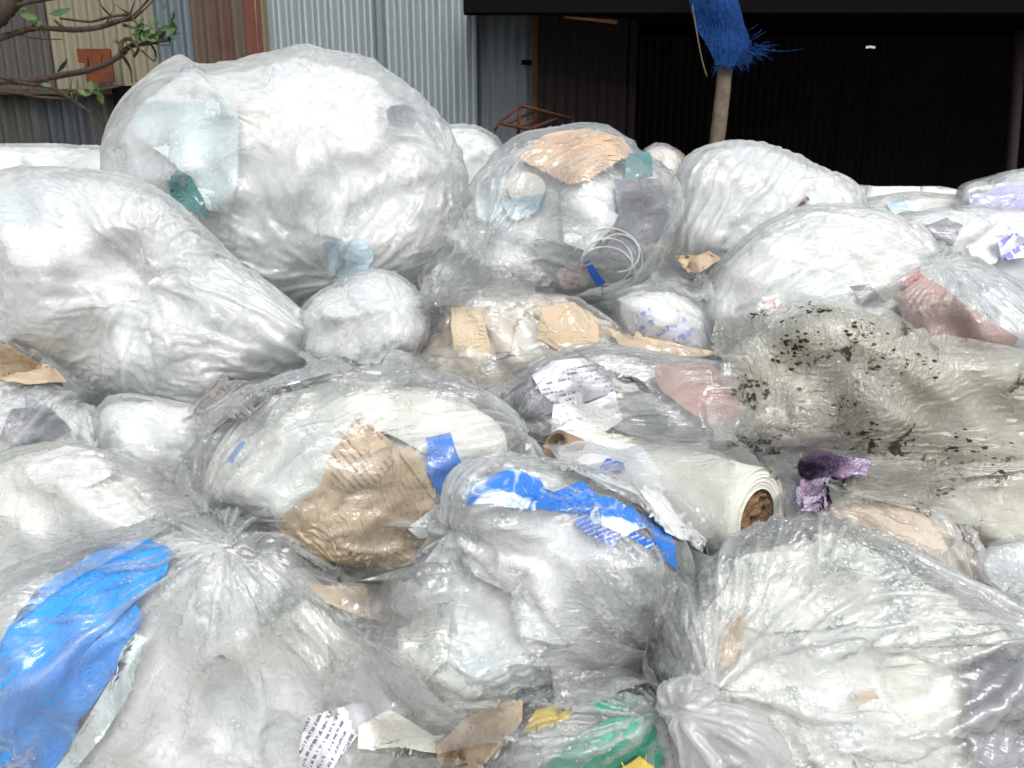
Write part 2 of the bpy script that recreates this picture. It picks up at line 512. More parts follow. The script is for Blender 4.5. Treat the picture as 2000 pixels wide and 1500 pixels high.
def bag(key, label, outline, d, T, n, mat, fillmat=None, Tb=None, c=None, p=0.85, lump=0.02, seed=0, peak=None, smooth=3,
        knots=(), dirs=(), iso=0.012, kf=0.012, kb=0.5, kin=0.08, levels=((8, 60), (4, 50), (2, 35), (1, 20)), fold=None, name='plastic_bag', cat='bag',
        group='knotted clear bags of plastic waste', fk=0.91, fiso=0.04, flabel=None, fname='packed_film', sharp=0.9, drops=0, foldk=1.0, fnf=0.75, fine=1.03, fdisp=0.0, ridge=0.005, pcount=46, plen=1.6, pamp=0.011, pwid=0.0055, psize=0.10, pdepth=0.016):
    body = Body(outline, d, T, Tb, c, p, smooth, lump, seed, sharp, peak)
    BODIES[key] = body
    B = body.grid(n)
    N = orient(B, normals_of(B))
    gd = []
    foldv = None; PL = np.zeros((n, n)); prng = np.random.default_rng(seed+400)
    for K in knots:
        px, py, A, L = K[:4]
        pinch = K[4] if len(K) > 4 else 0.0
        sw = K[5] if len(K) > 5 else 0.0
        kp = body.surf(np.array([px]), np.array([py]))[0]
        if pinch:
            r = np.linalg.norm(B-kp, axis=-1)
            dn = -pinch*(0.55*np.exp(-(r/(L*0.9))**2)+0.45*np.exp(-(r/(L*0.3))))
            B = B+N*dn[..., None]
            kp = kp+N.reshape(-1, 3)[np.argmin(r)]*(-pinch)*0.8
            N = orient(B, normals_of(B))
        gd.append(knot_fields(B, N, kp, A, L, sw))
        PL = np.maximum(PL, pleats(B, N, kp, prng, int(pcount*min(1, A/0.3)), L*plen, pamp*min(1, A/0.25), pwid))
        if foldv is None:
            v = B-kp; r = np.linalg.norm(v, axis=-1, keepdims=True)
            foldv = v/np.maximum(r, 1e-6)*(6.0*foldk)*np.minimum(1, 0.35+r/0.25)+r*2.0
    for (x0, y0), (x1, y1), A in dirs:
        a, b = at(x0, y0, d), at(x1, y1, d); dv = (b-a)/np.linalg.norm(b-a)
        gd.append(dir_fields(B, N, dv, A))
        if foldv is None: foldv = (B-0.94*dv*(B@dv)[..., None])*(16.0*foldk)
    if foldv is None: foldv = B*(9.0*foldk)
    foldv = foldv+seed*1.37
    rng = np.random.default_rng(seed+5)
    im = np.clip(0.75+0.6*noise3(B, 0.22, rng, 14), 0.15, 2.2)
    B = B+N*(ridges(B, foldv, rng, ridge)+PL)[..., None]
    N = orient(B, normals_of(B))
    Ns_ = N
    P = relax(B, N, iso, gd, levels, kf, kin, kb, seed, fine, im)
    o = grid_mesh(name, P, mat, fold=foldv, crease=np.clip(PL/max(pamp, 1e-6), 0, 1), flip=(N[n//2, n//2]@(normals_of(B)[n//2, n//2]) < 0))
    org = P.reshape(-1, 3).mean(0); org[2] = P[..., 2].min()
    shift_origin(o, org)
    tag(o, label, cat, group)
    body.P = P; body.N = normals_of(P)*(1 if N[n//2, n//2]@(normals_of(B)[n//2, n//2]) > 0 else -1); body.obj = o
    if drops: water_drops(o, body, drops, seed)
    if fillmat:
        m = max(40, int(n*fnf))
        G = body.grid(m, fk); Nf = orient(G, normals_of(G))
        G = G+Nf*((fdisp*noise3(G, 0.18, rng, 14))[..., None]) if fdisp else G
        ims = np.clip(0.6+0.9*np.abs(noise3(G, 0.15, rng, 14)), 0.2, 2.5)
        gfd = [knot_fields(G, Nf, body.surf(np.array([K[0]]), np.array([K[1]]), fk)[0], K[2]*0.5, K[3]) for K in knots]
        Pf = relax(G, Nf, fiso, gfd, ((4, 50), (2, 30), (1, 15)), 0.015, 0.015, 0.4, seed+50, 1.05, ims, umax=0.022)
        ph, sid = pieces(Pf, Nf, rng, psize, pdepth)
        Pf = Pf+Nf*ph[..., None]
        gap = GAP.get(key, 0.012)
        q = Pf-CAM; dd = q@FWD; qx = 1000+FPX*(q@RGT)/dd; qy = 750-FPX*(q@UPV)/dd
        lim = under(body, gap)(qx, qy); dl = (lim-CAM)@FWD
        Pf = np.where(((dd < dl) & (dd < d+0.06))[..., None], CAM+q*(dl/dd)[..., None], Pf)
        f = grid_mesh(fname, Pf, fillmat, sheet_id=sid)
        shift_origin(f, org)
        tag(f, flabel or ('crumpled waste packed inside the '+label)[:90], 'plastic waste', None, 'stuff')
    return body

def front_points(body):
    n = body.P.shape[0]*2
    P2 = resample(body.P, n, n); N2 = resample(body.N, n, n)
    return P2[np.sum(N2*(CAM-P2), -1) > 0]
def fill_holes(D, lim, it, rest):
    """cells no vertex fell into take the mean of their known neighbours"""
    D = D.copy()
    for _ in range(it):
        bad = D > lim
        if not bad.any(): break
        E = np.pad(D, 1, mode='edge'); ok = (E <= lim); E0 = np.where(ok, E, 0)
        S = np.zeros_like(D); C = np.zeros_like(D)
        for a in range(3):
            for b in range(3):
                S += E0[a:a+D.shape[0], b:b+D.shape[1]]; C += ok[a:a+D.shape[0], b:b+D.shape[1]]
        D = np.where(bad & (C >= 2), S/np.maximum(C, 1), D)
    D[D > lim] = rest
    return D
def under(body, off):
    """carrier just behind the film actually built for a bag"""
    g = 10; x0, y0 = -300, 150; w_, h_ = 260, 170
    if not hasattr(body, 'dep'):
        D = np.full((h_, w_), 99.0)
        q = front_points(body)-CAM; dd = q@FWD; xx = 1000+FPX*(q@RGT)/dd; yy = 750-FPX*(q@UPV)/dd
        i = ((yy-y0)/g).astype(int); j = ((xx-x0)/g).astype(int); ok = (i >= 0) & (i < h_) & (j >= 0) & (j < w_)
        np.minimum.at(D, (i[ok], j[ok]), dd[ok])
        D = fill_holes(D, 98, 7, body.d)
        for _ in range(3):
            E = np.pad(D, 1, mode='edge')
            D = (E[:-2, 1:-1]+E[2:, 1:-1]+E[1:-1, :-2]+E[1:-1, 2:]+4*D)/8
        body.dep = D
    D = body.dep
    def f(px, py):
        x = np.clip((px-x0)/g-0.5, 0, w_-1.001); y = np.clip((py-y0)/g-0.5, 0, h_-1.001)
        i = y.astype(int); j = x.astype(int); fy = y-i; fx_ = x-j
        d = D[i, j]*(1-fy)*(1-fx_)+D[i+1, j]*fy*(1-fx_)+D[i, j+1]*(1-fy)*fx_+D[i+1, j+1]*fy*fx_+off
        return CAM+(FWD+RGT*((px-1000)/FPX)[..., None]+UPV*((750-py)/FPX)[..., None])*d[..., None]
    return f
def water_drops(parent, body, count, seed, smin=0.0016, smax=0.0075, region=None):
    rng = np.random.default_rng(seed+900)
    P = body.P.reshape(-1, 3); N = body.N.reshape(-1, 3)
    Nn = N/np.maximum(np.linalg.norm(N, axis=1, keepdims=True), 1e-9)
    view = CAM-P; view /= np.linalg.norm(view, axis=1, keepdims=True)
    clump = noise3(P, 0.11, rng, 12)
    wgt = np.clip(np.sum(Nn*view, 1), 0, 1)*np.clip(clump+0.8, 0.05, 2)**1.5
    wgt /= wgt.sum()
    idx = rng.choice(len(P), size=count, replace=False, p=wgt)
    V = []; F = []
    seg = 7
    rings = [(1.0, -0.15), (0.93, 0.32), (0.6, 0.66)]
    base = 0
    for i in idx:
        r = smin+(smax-smin)*rng.random()**2.6
        n = Nn[i]; t = np.cross(n, [0.3, 0.2, 0.9]); t /= np.linalg.norm(t); b = np.cross(n, t)
        el = rng.uniform(0.85, 1.35)
        for rr, hh in rings:
            for k in range(seg):
                a = 2*math.pi*k/seg
                V.append(P[i]+(t*math.cos(a)*el+b*math.sin(a))*rr*r+n*hh*r)
        V.append(P[i]+n*0.78*r)
        for q in range(2):
            for k in range(seg):
                F.append((base+q*seg+k, base+q*seg+(k+1) % seg, base+(q+1)*seg+(k+1) % seg, base+(q+1)*seg+k))
        for k in range(seg): F.append((base+2*seg+k, base+2*seg+(k+1) % seg, base+3*seg))
        base += 3*seg+1
    o = add_mesh('water_drops', V, F, M['water'], parent)
    o['kind'] = 'stuff'
    return o

def patch(name, label, cat, outline, carrier, k, mat, n=70, iso=0.05, dirs=(), knots=(), seed=0, c=None, group=None, kf=0.02, kb=0.3, kin=None,
          smooth=0, lift=0.0, wob=0.012, levels=((4, 40), (2, 30), (1, 20)), kind=None, parent=None, umax=0.05, curl=0.0, wobs=0.2, foldk=1.0, fine=1.05):
    """a sheet lying on a carrier (a Body, or a function of pixels giving 3-D points)"""
    o_ = np.array(outline, float); c = np.array(c if c is not None else o_.mean(0), float)
    R = star(o_, c, smooth=smooth, res=1440)
    x, y = disc_grid(n); r = np.hypot(x, y); th = np.arctan2(y, x)
    rad = star_at(R, th)*np.minimum(r, 1)
    px = c[0]+rad*np.cos(th); py = c[1]+rad*np.sin(th)
    B = carrier.surf(px, py, k) if isinstance(carrier, Body) else carrier(px, py)
    # smooth the carrier a little so the sheet bridges hollows
    rng = np.random.default_rng(seed+31)
    N = orient(B, normals_of(B))
    if isinstance(carrier, Body):
        ve = CAM-B; ve /= np.linalg.norm(ve, axis=-1, keepdims=True)
        N = np.where((np.sum(N*ve, -1) < 0.05)[..., None], ve, N)
    B = B+N*(lift+wob*noise3(B, wobs, rng, 10)+curl*r**4)[..., None]
    N = orient(B, normals_of(B))
    gd = []; foldv = None
    for K in knots:
        px_, py_, A, L = K[:4]
        i = np.argmin((px-px_)**2+(py-py_)**2); kp = B.reshape(-1, 3)[i]
        gd.append(knot_fields(B, N, kp, A, L))
        if foldv is None:
            v = B-kp; rr = np.linalg.norm(v, axis=-1, keepdims=True)
            foldv = v/np.maximum(rr, 1e-6)*(6.0*foldk)*np.minimum(1, 0.35+rr/0.25)+rr*2.0
    for (x0, y0), (x1, y1), A in dirs:
        d = 1.5; a, b = at(x0, y0, d), at(x1, y1, d); dv = (b-a)/np.linalg.norm(b-a)
        gd.append(dir_fields(B, N, dv, A))
        if foldv is None: foldv = (B-0.94*dv*(B@dv)[..., None])*(16.0*foldk)
    if foldv is None: foldv = B*9.0*foldk
    im = np.clip(0.8+0.6*noise3(B, 0.12, rng, 14), 0.15, 2.2)
    P = relax(B, N, iso, gd, levels, kf, kin if kin is not None else kf*3, kb, seed, fine, im, pin=False, umax=umax)
    o = grid_mesh(name, P, mat, parent=parent, fold=foldv+seed, flip=(N[n//2, n//2]@(normals_of(B)[n//2, n//2]) < 0))
    # uv for print: local pixel frame
    uv = o.data.attributes.new('print', 'FLOAT_VECTOR', 'POINT')
    uv.data.foreach_set('vector', np.stack([px, py, px*0], -1).astype(np.float32).ravel())
    org = P.reshape(-1, 3).mean(0)
    if parent is None:
        shift_origin(o, org); tag(o, label, cat, group, kind)
    elif kind: o['kind'] = kind
    return o

def tube(name, pts, rad, mat, parent=None, seg=8, closed=False, jitter=0.0, seed=0):
    pts = np.array(pts, float); n = len(pts)
    rad = np.full(n, rad) if np.isscalar(rad) else np.array(rad, float)
    rng = np.random.default_rng(seed)
    T = np.gradient(pts, axis=0); T /= np.linalg.norm(T, axis=1, keepdims=True)
    ref = np.array([0.2, 0.35, 0.91]); V = []; F = []
    for i in range(n):
        a = np.cross(T[i], ref); a /= np.linalg.norm(a); b = np.cross(T[i], a)
        for k in range(seg):
            t = 2*math.pi*k/seg; r = rad[i]*(1+jitter*rng.normal())
            V.append(pts[i]+(a*math.cos(t)+b*math.sin(t))*r)
    for i in range(n-1):
        for k in range(seg):
            F.append((i*seg+k, i*seg+(k+1) % seg, (i+1)*seg+(k+1) % seg, (i+1)*seg+k))
    V.append(pts[0]); V.append(pts[-1])
    for k in range(seg):
        F.append((n*seg, (k+1) % seg, k)); F.append((n*seg+1, (n-1)*seg+k, (n-1)*seg+(k+1) % seg))
    return add_mesh(name, V, F, mat, parent)
def box(name, lo, hi, mat, parent=None):
    (x0, y0, z0), (x1, y1, z1) = lo, hi
    V = [(x0, y0, z0), (x1, y0, z0), (x1, y1, z0), (x0, y1, z0), (x0, y0, z1), (x1, y0, z1), (x1, y1, z1), (x0, y1, z1)]
    F = [(0, 3, 2, 1), (4, 5, 6, 7), (0, 1, 5, 4), (1, 2, 6, 5), (2, 3, 7, 6), (3, 0, 4, 7)]
    return add_mesh(name, V, F, mat, parent, smooth=False)
def spline(pts, n=30):
    pts = np.array(pts, float); out = []
    P = np.vstack([2*pts[0]-pts[1], pts, 2*pts[-1]-pts[-2]])
    m = len(pts)-1
    for t in np.linspace(0, m, n):
        i = min(int(t), m-1); f = t-i
        p0, p1, p2, p3 = P[i], P[i+1], P[i+2], P[i+3]
        out.append(0.5*((2*p1)+(-p0+p2)*f+(2*p0-5*p1+4*p2-p3)*f*f+(-p0+3*p1-3*p2+p3)*f**3))
    return np.array(out)
# ------------------------------------------------------------------ materials in use
def metal_sheet_mat(name, base, rustc, rust=0.3, rough=0.45, metallic=0.5, vary=0.25):
    t = NT(name); ob = t.obj()
    st = t.noise(t.map(ob, (9, 9, 0.7)), 1.0, 5, 0.65)
    sp = t.noise(ob, 60, 3, 0.6)
    big = t.noise(ob, 2.2, 4, 0.6)
    dark = tuple(v*(1-vary) for v in base)
    c = t.mix(st, dark, base)
    c = t.mix(t.math('MULTIPLY', sp, 0.35), c, tuple(v*0.55 for v in base))
    rm = t.ramp(t.math('ADD', t.math('MULTIPLY', st, 0.6), t.math('MULTIPLY', big, 0.5)), [(max(0.0, 0.72-rust*0.5), 0.0), (min(1, 0.86-rust*0.45), 1.0)])
    c = t.mix(rm, c, t.mix(sp, rustc, tuple(v*0.45 for v in rustc)))
    t.principled(Base_Color=c, Roughness=t.math('ADD', t.math('MULTIPLY', rm, 0.3), rough), Metallic=t.math('MULTIPLY', t.math('SUBTRACT', 1.0, rm), metallic),
                 Normal=t.bump(sp, 0.15, 0.004))
    return t.m
RUST = (0.20, 0.075, 0.035)
M = {}
M['galv'] = metal_sheet_mat('galvanised_sheet', (0.42, 0.48, 0.49), RUST, -0.35, 0.42, 0.45)
M['galv_dull'] = metal_sheet_mat('dull_zinc', (0.15, 0.175, 0.20), RUST, -0.2, 0.5, 0.3)
M['beige'] = metal_sheet_mat('weathered_beige_sheet', (0.27, 0.245, 0.17), (0.13, 0.10, 0.075), 0.05, 0.65, 0.1)
M['brown'] = metal_sheet_mat('brown_grey_sheet', (0.085, 0.078, 0.07), (0.07, 0.05, 0.04), 0.15, 0.7, 0.1)
M['blue_grey'] = metal_sheet_mat('blue_grey_sheet', (0.15, 0.185, 0.215), (0.12, 0.08, 0.06), -0.1, 0.5, 0.3)
M['rusty'] = metal_sheet_mat('rusty_sheet', (0.13, 0.10, 0.075), (0.13, 0.04, 0.018), 0.30, 0.75, 0.1)
M['red'] = metal_sheet_mat('red_brown_sheet', (0.14, 0.035, 0.018), (0.09, 0.025, 0.015), 0.3, 0.7, 0.0)
M['mixed'] = metal_sheet_mat('stained_grey_sheet', (0.065, 0.065, 0.058), (0.12, 0.065, 0.04), 0.12, 0.7, 0.1)
M['shed'] = metal_sheet_mat('shade_dark_sheet', (0.016, 0.014, 0.014), (0.02, 0.010, 0.009), 0.2, 0.85, 0.0)  # shade of the shed interior put into the dark base colour
M['shed_red'] = metal_sheet_mat('shade_dark_red_sheet', (0.024, 0.014, 0.013), (0.02, 0.008, 0.007), 0.2, 0.8, 0.0)  # reddish wall, its interior shade darkened into the colour
M['roof'] = plain('shade_black_roof', (0.007, 0.006, 0.006), 1.0, 0.0)  # near black: roof shade put into the colour; latch and board share it
M['rustbar'] = paper('rusted_steel', (0.11, 0.045, 0.025), (0.06, 0.03, 0.02), 0.85, 0.2, scale=90)
M['rustlit'] = paper('lit_rust', (0.32, 0.14, 0.06), (0.16, 0.06, 0.03), 0.85, 0.2, scale=90)  # lit copy of the rusted steel, the light put into its colour
M['rustplate'] = paper('rust_plate', (0.17, 0.05, 0.02), (0.08, 0.03, 0.02), 0.85, 0.2, scale=40, mottle=14)
M['wood'] = paper('weathered_pole_wood', (0.20, 0.16, 0.12), (0.13, 0.10, 0.075), 0.8, 0.2, scale=50, mottle=20)
M['bark'] = paper('branch_bark', (0.085, 0.062, 0.045), (0.05, 0.035, 0.027), 0.9, 0.2, scale=120, mottle=60)
M['leaf'] = paper('leaf_green', (0.05, 0.12, 0.03), (0.10, 0.15, 0.04), 0.5, 0.4, scale=40, mottle=30)
M['leaf_dark'] = paper('leaf_dark_green', (0.02, 0.075, 0.03), (0.03, 0.09, 0.03), 0.5, 0.4, scale=40, mottle=30)
M['netting'] = paper('blue_netting', (0.010, 0.095, 0.36), (0.008, 0.04, 0.18), 0.6, 0.2, scale=160, bump=0.8, mottle=60)
M['soil'] = paper('pale_dusty_ground', (0.34, 0.31, 0.27), (0.26, 0.235, 0.20), 0.95, 0.1, scale=20, mottle=1.2)
t = NT('water')
tr = t.n('ShaderNodeBsdfTransparent'); t.set(tr, 0, (0.93, 0.95, 0.95)); gl = t.n('ShaderNodeBsdfGlossy'); gl.inputs['Roughness'].default_value = 0.03
lw = t.n('ShaderNodeLayerWeight'); lw.inputs['Blend'].default_value = 0.25
mx = t.n('ShaderNodeMixShader'); t.set(mx, 0, t.math('ADD', t.math('MULTIPLY', t.math('POWER', lw.outputs['Facing'], 2.2), 0.85), 0.06)); t.t.links.new(tr.outputs[0], mx.inputs[1]); t.t.links.new(gl.outputs[0], mx.inputs[2])
t.surface(mx.outputs[0]); M['water'] = t.m

# ------------------------------------------------------------------ ground
n = 60
xs = np.linspace(-60, 60, n)[:, None]*np.ones((1, n)); ys = np.linspace(-40, 80, n)[None, :]*np.ones((n, 1))
g = grid_mesh('ground', np.stack([xs, ys, 0.02*np.sin(xs*1.3)*np.cos(ys*0.9)], -1), M['soil']); tag(g, kind='structure')

# ------------------------------------------------------------------ corrugated fence
YF = 4.5
def fx(px, y=150): return float(on_plane_y(px, y, YF)[0])
def fz(py, px=500): return float(on_plane_y(px, py, YF)[2])
fence = empty('corrugated_fence', ((fx(0)+fx(1048))/2, YF, 0), 'fence of patched corrugated metal sheets, rusty at one end and galvanised at the other', 'fence')
def sheet(x0, x1, z0, z1, Y, mat, period=0.076, amp=0.015, parent=fence, name='metal_sheet', lean=0.0, phase=0.0, seed=0, warp=0.004):
    nx = max(8, int((x1-x0)/period*14)); nz = 14
    rng = np.random.default_rng(seed)
    X = np.linspace(x0, x1, nx)[:, None]*np.ones((1, nz)); Z = np.ones((nx, 1))*np.linspace(z0, z1, nz)[None, :]
    Yy = Y-amp*np.cos(2*math.pi*(X-x0)/period+phase)+lean*(X-x0)/(x1-x0)
    P = np.stack([X, Yy, Z], -1)
    P[..., 1] += warp*noise3(np.stack([X, Z*0.6, X*0], -1), 0.9, rng, 8)
    Q = P+np.array([0, 0.0012, 0])
    nn = nx*nz; V = np.concatenate([P.reshape(-1, 3), Q.reshape(-1, 3)])
    o = grid_mesh(name, P, mat, parent)
    return o
ZT = 4.2
rows = [(-420, -150, 'brown'), (-150, 108, 'brown'), (104, 322, 'beige'), (318, 392, 'blue_grey'), (388, 498, 'rusty'), (494, 520, 'red'), (516, 546, 'beige')]
for i, (a, b, mt) in enumerate(rows):
    low = 0.0 if a > 300 else fz(176)
    sheet(fx(a-6), fx(b), low, ZT, YF-0.012*(i % 2), M[mt], 0.076 if mt != 'red' else 0.2, 0.015 if mt != 'red' else 0.002, seed=i, phase=i*1.1)
lows = [(-420, -90, 'mixed'), (-92, 62, 'mixed'), (58, 176, 'blue_grey'), (170, 330, 'mixed')]
M['low_blue'] = metal_sheet_mat('dim_blue_grey_sheet', (0.06, 0.068, 0.08), (0.11, 0.05, 0.03), 0.12, 0.6, 0.2)
for i, (a, b, mt) in enumerate(lows):
    sheet(fx(a-8), fx(b), 0.0, fz(168), YF+0.05-0.012*(i % 2), M['low_blue' if mt == 'blue_grey' else mt], 0.085, 0.015, seed=20+i)
for i, (a, b) in enumerate([(542, 752), (748, 932)]):
    sheet(fx(a-5), fx(b), 0.0, ZT, YF-0.03-0.012*i, M['galv'], 0.072, 0.020, seed=30+i, phase=1.0)
sheet(fx(920), fx(1050), 0.0, fz(8), YF+0.02, M['galv_dull'], 0.062, 0.0035, seed=40)
box('rail', (fx(-420), YF-0.045, fz(186)), (fx(300), YF-0.015, fz(176)), M['bark'], fence)
box('post', (fx(1038), YF-0.06, 0), (fx(1049), YF-0.02, fz(10)), M['rustbar'], fence)
box('latch', (fx(1018), YF-0.05, fz(128)), (fx(1042), YF-0.02, fz(120)), M['roof'], fence)
tag(box('rusty_plate', (fx(175), YF-0.10, fz(128)), (fx(238), YF-0.085, fz(102)), M['rustplate']), 'small rusty metal plate fixed to the beige sheets behind the branch', 'metal plate')
tag(box('rusty_plate', (fx(190), YF-0.12, fz(166)), (fx(242), YF-0.105, fz(124)), M['rustplate']), 'square orange rusty plate lower down behind the knotted branch', 'metal plate')
tag(box('dark_board', (fx(224), YF-0.05, fz(214)), (fx(262), YF-0.03, fz(170)), M['roof']), 'short black board below the rusty plates at the fence foot', 'board')

# ------------------------------------------------------------------ dark shed
shed = empty('open_shed', (fx(1500), YF+1.5, 0), 'unlit open shed with corrugated walls and a low roof coloured dark for shade', 'shed')
YB = YF+3.2
XL = fx(1056); XR = XL+5.2
# side wall running back from the fence end
def side_sheet(x, y0, y1, z1, mat, seed, flip=1, parent=shed):
    nx = int((y1-y0)/0.076*12); nz = 8
    Y = np.linspace(y0, y1, nx)[:, None]*np.ones((1, nz)); Z = np.ones((nx, 1))*np.linspace(0, z1, nz)[None, :]
    X = x+0.010*np.cos(2*math.pi*(Y-y0)/0.076)+0*Y
    return grid_mesh('wall_sheet', np.stack([X, Y, Z], -1), mat, parent)
# partition angled into the shed: seen from the yard
def angled(x0, y0, x1, y1, z0, z1, mat, parent=shed, period=0.085, amp=0.011):
    L = math.hypot(x1-x0, y1-y0); nx = int(L/period*12); nz = 8
    tpar = np.linspace(0, 1, nx)[:, None]*np.ones((1, nz)); Z = np.ones((nx, 1))*np.linspace(z0, z1, nz)[None, :]
    w_ = amp*np.cos(2*math.pi*tpar*L/period)
    nxv, nyv = -(y1-y0)/L, (x1-x0)/L
    P = np.stack([x0+(x1-x0)*tpar+nxv*w_, y0+(y1-y0)*tpar+nyv*w_, Z], -1)
    return grid_mesh('wall_sheet', P, mat, parent)
zmid = float(on_plane_y(1100, 145, YF)[2])
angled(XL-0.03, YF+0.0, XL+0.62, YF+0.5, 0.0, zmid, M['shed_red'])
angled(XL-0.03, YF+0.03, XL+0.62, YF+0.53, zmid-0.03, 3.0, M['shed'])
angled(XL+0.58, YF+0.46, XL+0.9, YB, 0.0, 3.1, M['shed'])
xw = XL+0.9
segs = [(-0.05, 1.1), (1.05, 2.2), (2.15, 3.3), (3.25, 4.6)]
slit = on_plane_y(1700, 92, YB)
for i, (a, b) in enumerate(segs):
    x0, x1 = xw+a, min(xw+b, XR+0.1)
    if x0 < slit[0] < x1:      # a worn gap lets daylight through this sheet
        z = slit[2]; hw = 0.08
        sheet(x0, slit[0]-hw+0.04, 0, 3.3, YB, M['shed'], parent=shed, name='wall_sheet', seed=60+i, warp=0)
        sheet(slit[0]+hw-0.04, x1, 0, 3.3, YB, M['shed'], parent=shed, name='wall_sheet', seed=61+i, warp=0)
        sheet(slit[0]-hw, slit[0]+hw, 0, z-0.010, YB, M['shed'], parent=shed, name='wall_sheet', seed=62+i, warp=0)
        sheet(slit[0]-hw, slit[0]+hw, z+0.010, 3.3, YB, M['shed'], parent=shed, name='wall_sheet', seed=63+i, warp=0)
    else:
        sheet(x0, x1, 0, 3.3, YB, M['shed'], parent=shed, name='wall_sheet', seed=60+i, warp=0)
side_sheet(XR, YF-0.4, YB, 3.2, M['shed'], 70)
# roof: front edge low over the yard
r0 = on_plane_y(905, 20, YF-0.5); r1 = on_plane_y(1060, 27, YF-0.5)
zr = float(r0[2]); 
nx, nz = 160, 10
X = np.linspace(r0[0], XR+0.6, nx)[:, None]*np.ones((1, nz)); Yr = np.ones((nx, 1))*np.linspace(YF-0.5, YB+0.1, nz)[None, :]
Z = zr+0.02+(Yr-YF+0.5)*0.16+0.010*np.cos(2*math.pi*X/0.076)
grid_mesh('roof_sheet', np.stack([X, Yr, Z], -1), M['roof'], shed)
box('roof_beam', (r0[0], YF-0.50, zr-0.01), (XR+0.6, YF-0.44, zr+0.10), M['roof'], shed)
xl2 = on_plane_y(1070, 30, YF-0.3)
tube('purlin', [on_plane_y(1085, 18, YF-0.42), on_plane_y(1150, 23, YF-0.42), on_plane_y(1198, 27, YF-0.42)], 0.006, M['rustbar'], shed)
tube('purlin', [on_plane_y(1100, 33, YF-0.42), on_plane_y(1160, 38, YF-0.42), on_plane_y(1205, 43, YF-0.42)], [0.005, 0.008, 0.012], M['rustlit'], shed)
pr = [on_plane_y(1992, 60, YF-0.1), on_plane_y(1985, 200, YF-0.1), on_plane_y(1972, 360, YF-0.1), on_plane_y(1950, 900, YF-0.1)]
tube('post', pr, 0.028, M['shed_red'], shed, seg=10)

# wooden pole with blue netting
Yp = 3.9
pole_pts = [on_plane_y(1424, 60, Yp), on_plane_y(1418, 120, Yp), on_plane_y(1408, 210, Yp), on_plane_y(1398, 290, Yp), on_plane_y(1360, 560, Yp)]
pole = tube('wooden_pole', spline(pole_pts, 26), 0.037, M['wood'], seg=12, jitter=0.03)
tag(pole, 'slim weathered wooden pole standing before the dark shed under blue netting', 'pole')
net = empty('blue_netting', on_plane_y(1420, 60, Yp), 'torn blue plastic netting tied round the top of the wooden pole', 'netting')
def netfn(px, py):
    b = np.array([on_plane_y(float(a), float(b_), Yp-0.09) for a, b_ in zip(px.ravel(), py.ravel())]).reshape(px.shape+(3,))
    b[..., 1] += 0.16*((px-1415)/60)**2*0.6
    return b
patch('net_sheet', None, None, [(1350, -30), (1440, -32), (1450, 20), (1465, 70), (1488, 105), (1478, 118), (1450, 122), (1425, 130), (1400, 124), (1385, 90), (1368, 50)], netfn, 1, M['netting'],
      n=90, iso=0.03, dirs=[((1400, -20), (1425, 120), 0.22)], seed=3, parent=net, wob=0.006, c=(1415, 50))
rng = np.random.default_rng(4)
sp_ = [((1398, 118), (1390, 150)), ((1412, 124), (1414, 142)), ((1426, 122), (1430, 150)), ((1438, 118), (1448, 148)), ((1450, 116), (1463, 142)), ((1462, 112), (1478, 128)),
       ((1470, 104), (1492, 124)), ((1476, 98), (1512, 118)), ((1478, 95), (1568, 96)), ((1474, 90), (1520, 88)), ((1468, 78), (1496, 62)), ((1466, 72), (1488, 57)),
       ((1472, 84), (1508, 102)), ((1455, 60), (1480, 48)), ((1462, 100), (1500, 112)), ((1445, 116), (1455, 138)), ((1405, 120), (1401, 140)), ((1470, 92), (1515, 97))]
for i in range(60):
    a_ = rng.uniform(0, 1); sx = 1395+90*a_; sy = 122-30*a_*rng.uniform(.4, 1.2)
    an = math.radians(100-110*a_+rng.normal()*18); L = rng.uniform(8, 34)
    sp_.append(((sx, sy), (sx+L*math.cos(an), sy+L*math.sin(an))))
for (a, b) in sp_:
    mid = ((a[0]+b[0])/2+rng.normal()*4, (a[1]+b[1])/2+rng.normal()*5)
    pts = spline([on_plane_y(*a, Yp-0.05), on_plane_y(*mid, Yp-0.07), on_plane_y(*b, Yp-0.06)], 7)
    tube('frayed_strand', pts, [0.0021]*3+[0.0016]*2+[0.0009]*2, M['netting'], net, seg=5)
tag(tube('string', spline([on_plane_y(1352, 10, Yp-.05), on_plane_y(1362, 70, Yp-.05), on_plane_y(1372, 120, Yp-.05), on_plane_y(1381, 150, Yp-.05)], 12), 0.0035, M['wood'], seg=5),
    'thin frayed string hanging beside the blue netting', 'string')

# rusty rack standing behind the heap
rack = empty('rusty_rack', on_plane_y(1040, 300, 4.1), 'low rusty steel bar frame leaning in front of the shed corner', 'metal frame')
def rk(x, y, dY=0): return on_plane_y(x, y, 4.1+dY)
for a, b in [(((966, 255), 0), ((976, 238), 0)), (((975, 238), 0), ((1018, 206), 0.1)), (((1012, 205), 0.1), ((1022, 209), .1)), (((1018, 206), 0.1), ((1118, 232), 0.3)),
             (((1016, 208), 0.1), ((1012, 262), 0.1)), (((975, 240), 0), ((1012, 249), .02)), (((1012, 249), 0.02), ((1065, 226), 0.3)), (((985, 244), 0), ((1048, 215), .3)), (((1040, 250), 0.02), ((1098, 228), .3)),
             (((1012, 249), 0.02), ((1110, 262), .1)), (((966, 255), 0), ((966, 330), 0)), (((1012, 262), .1), ((1010, 360), .1)), (((1118, 232), .3), ((1118, 380), .3))]:
    tube('frame_bar', [rk(*a[0], a[1]), rk(*b[0], b[1])], 0.0085, M['rustbar'], rack, seg=6)

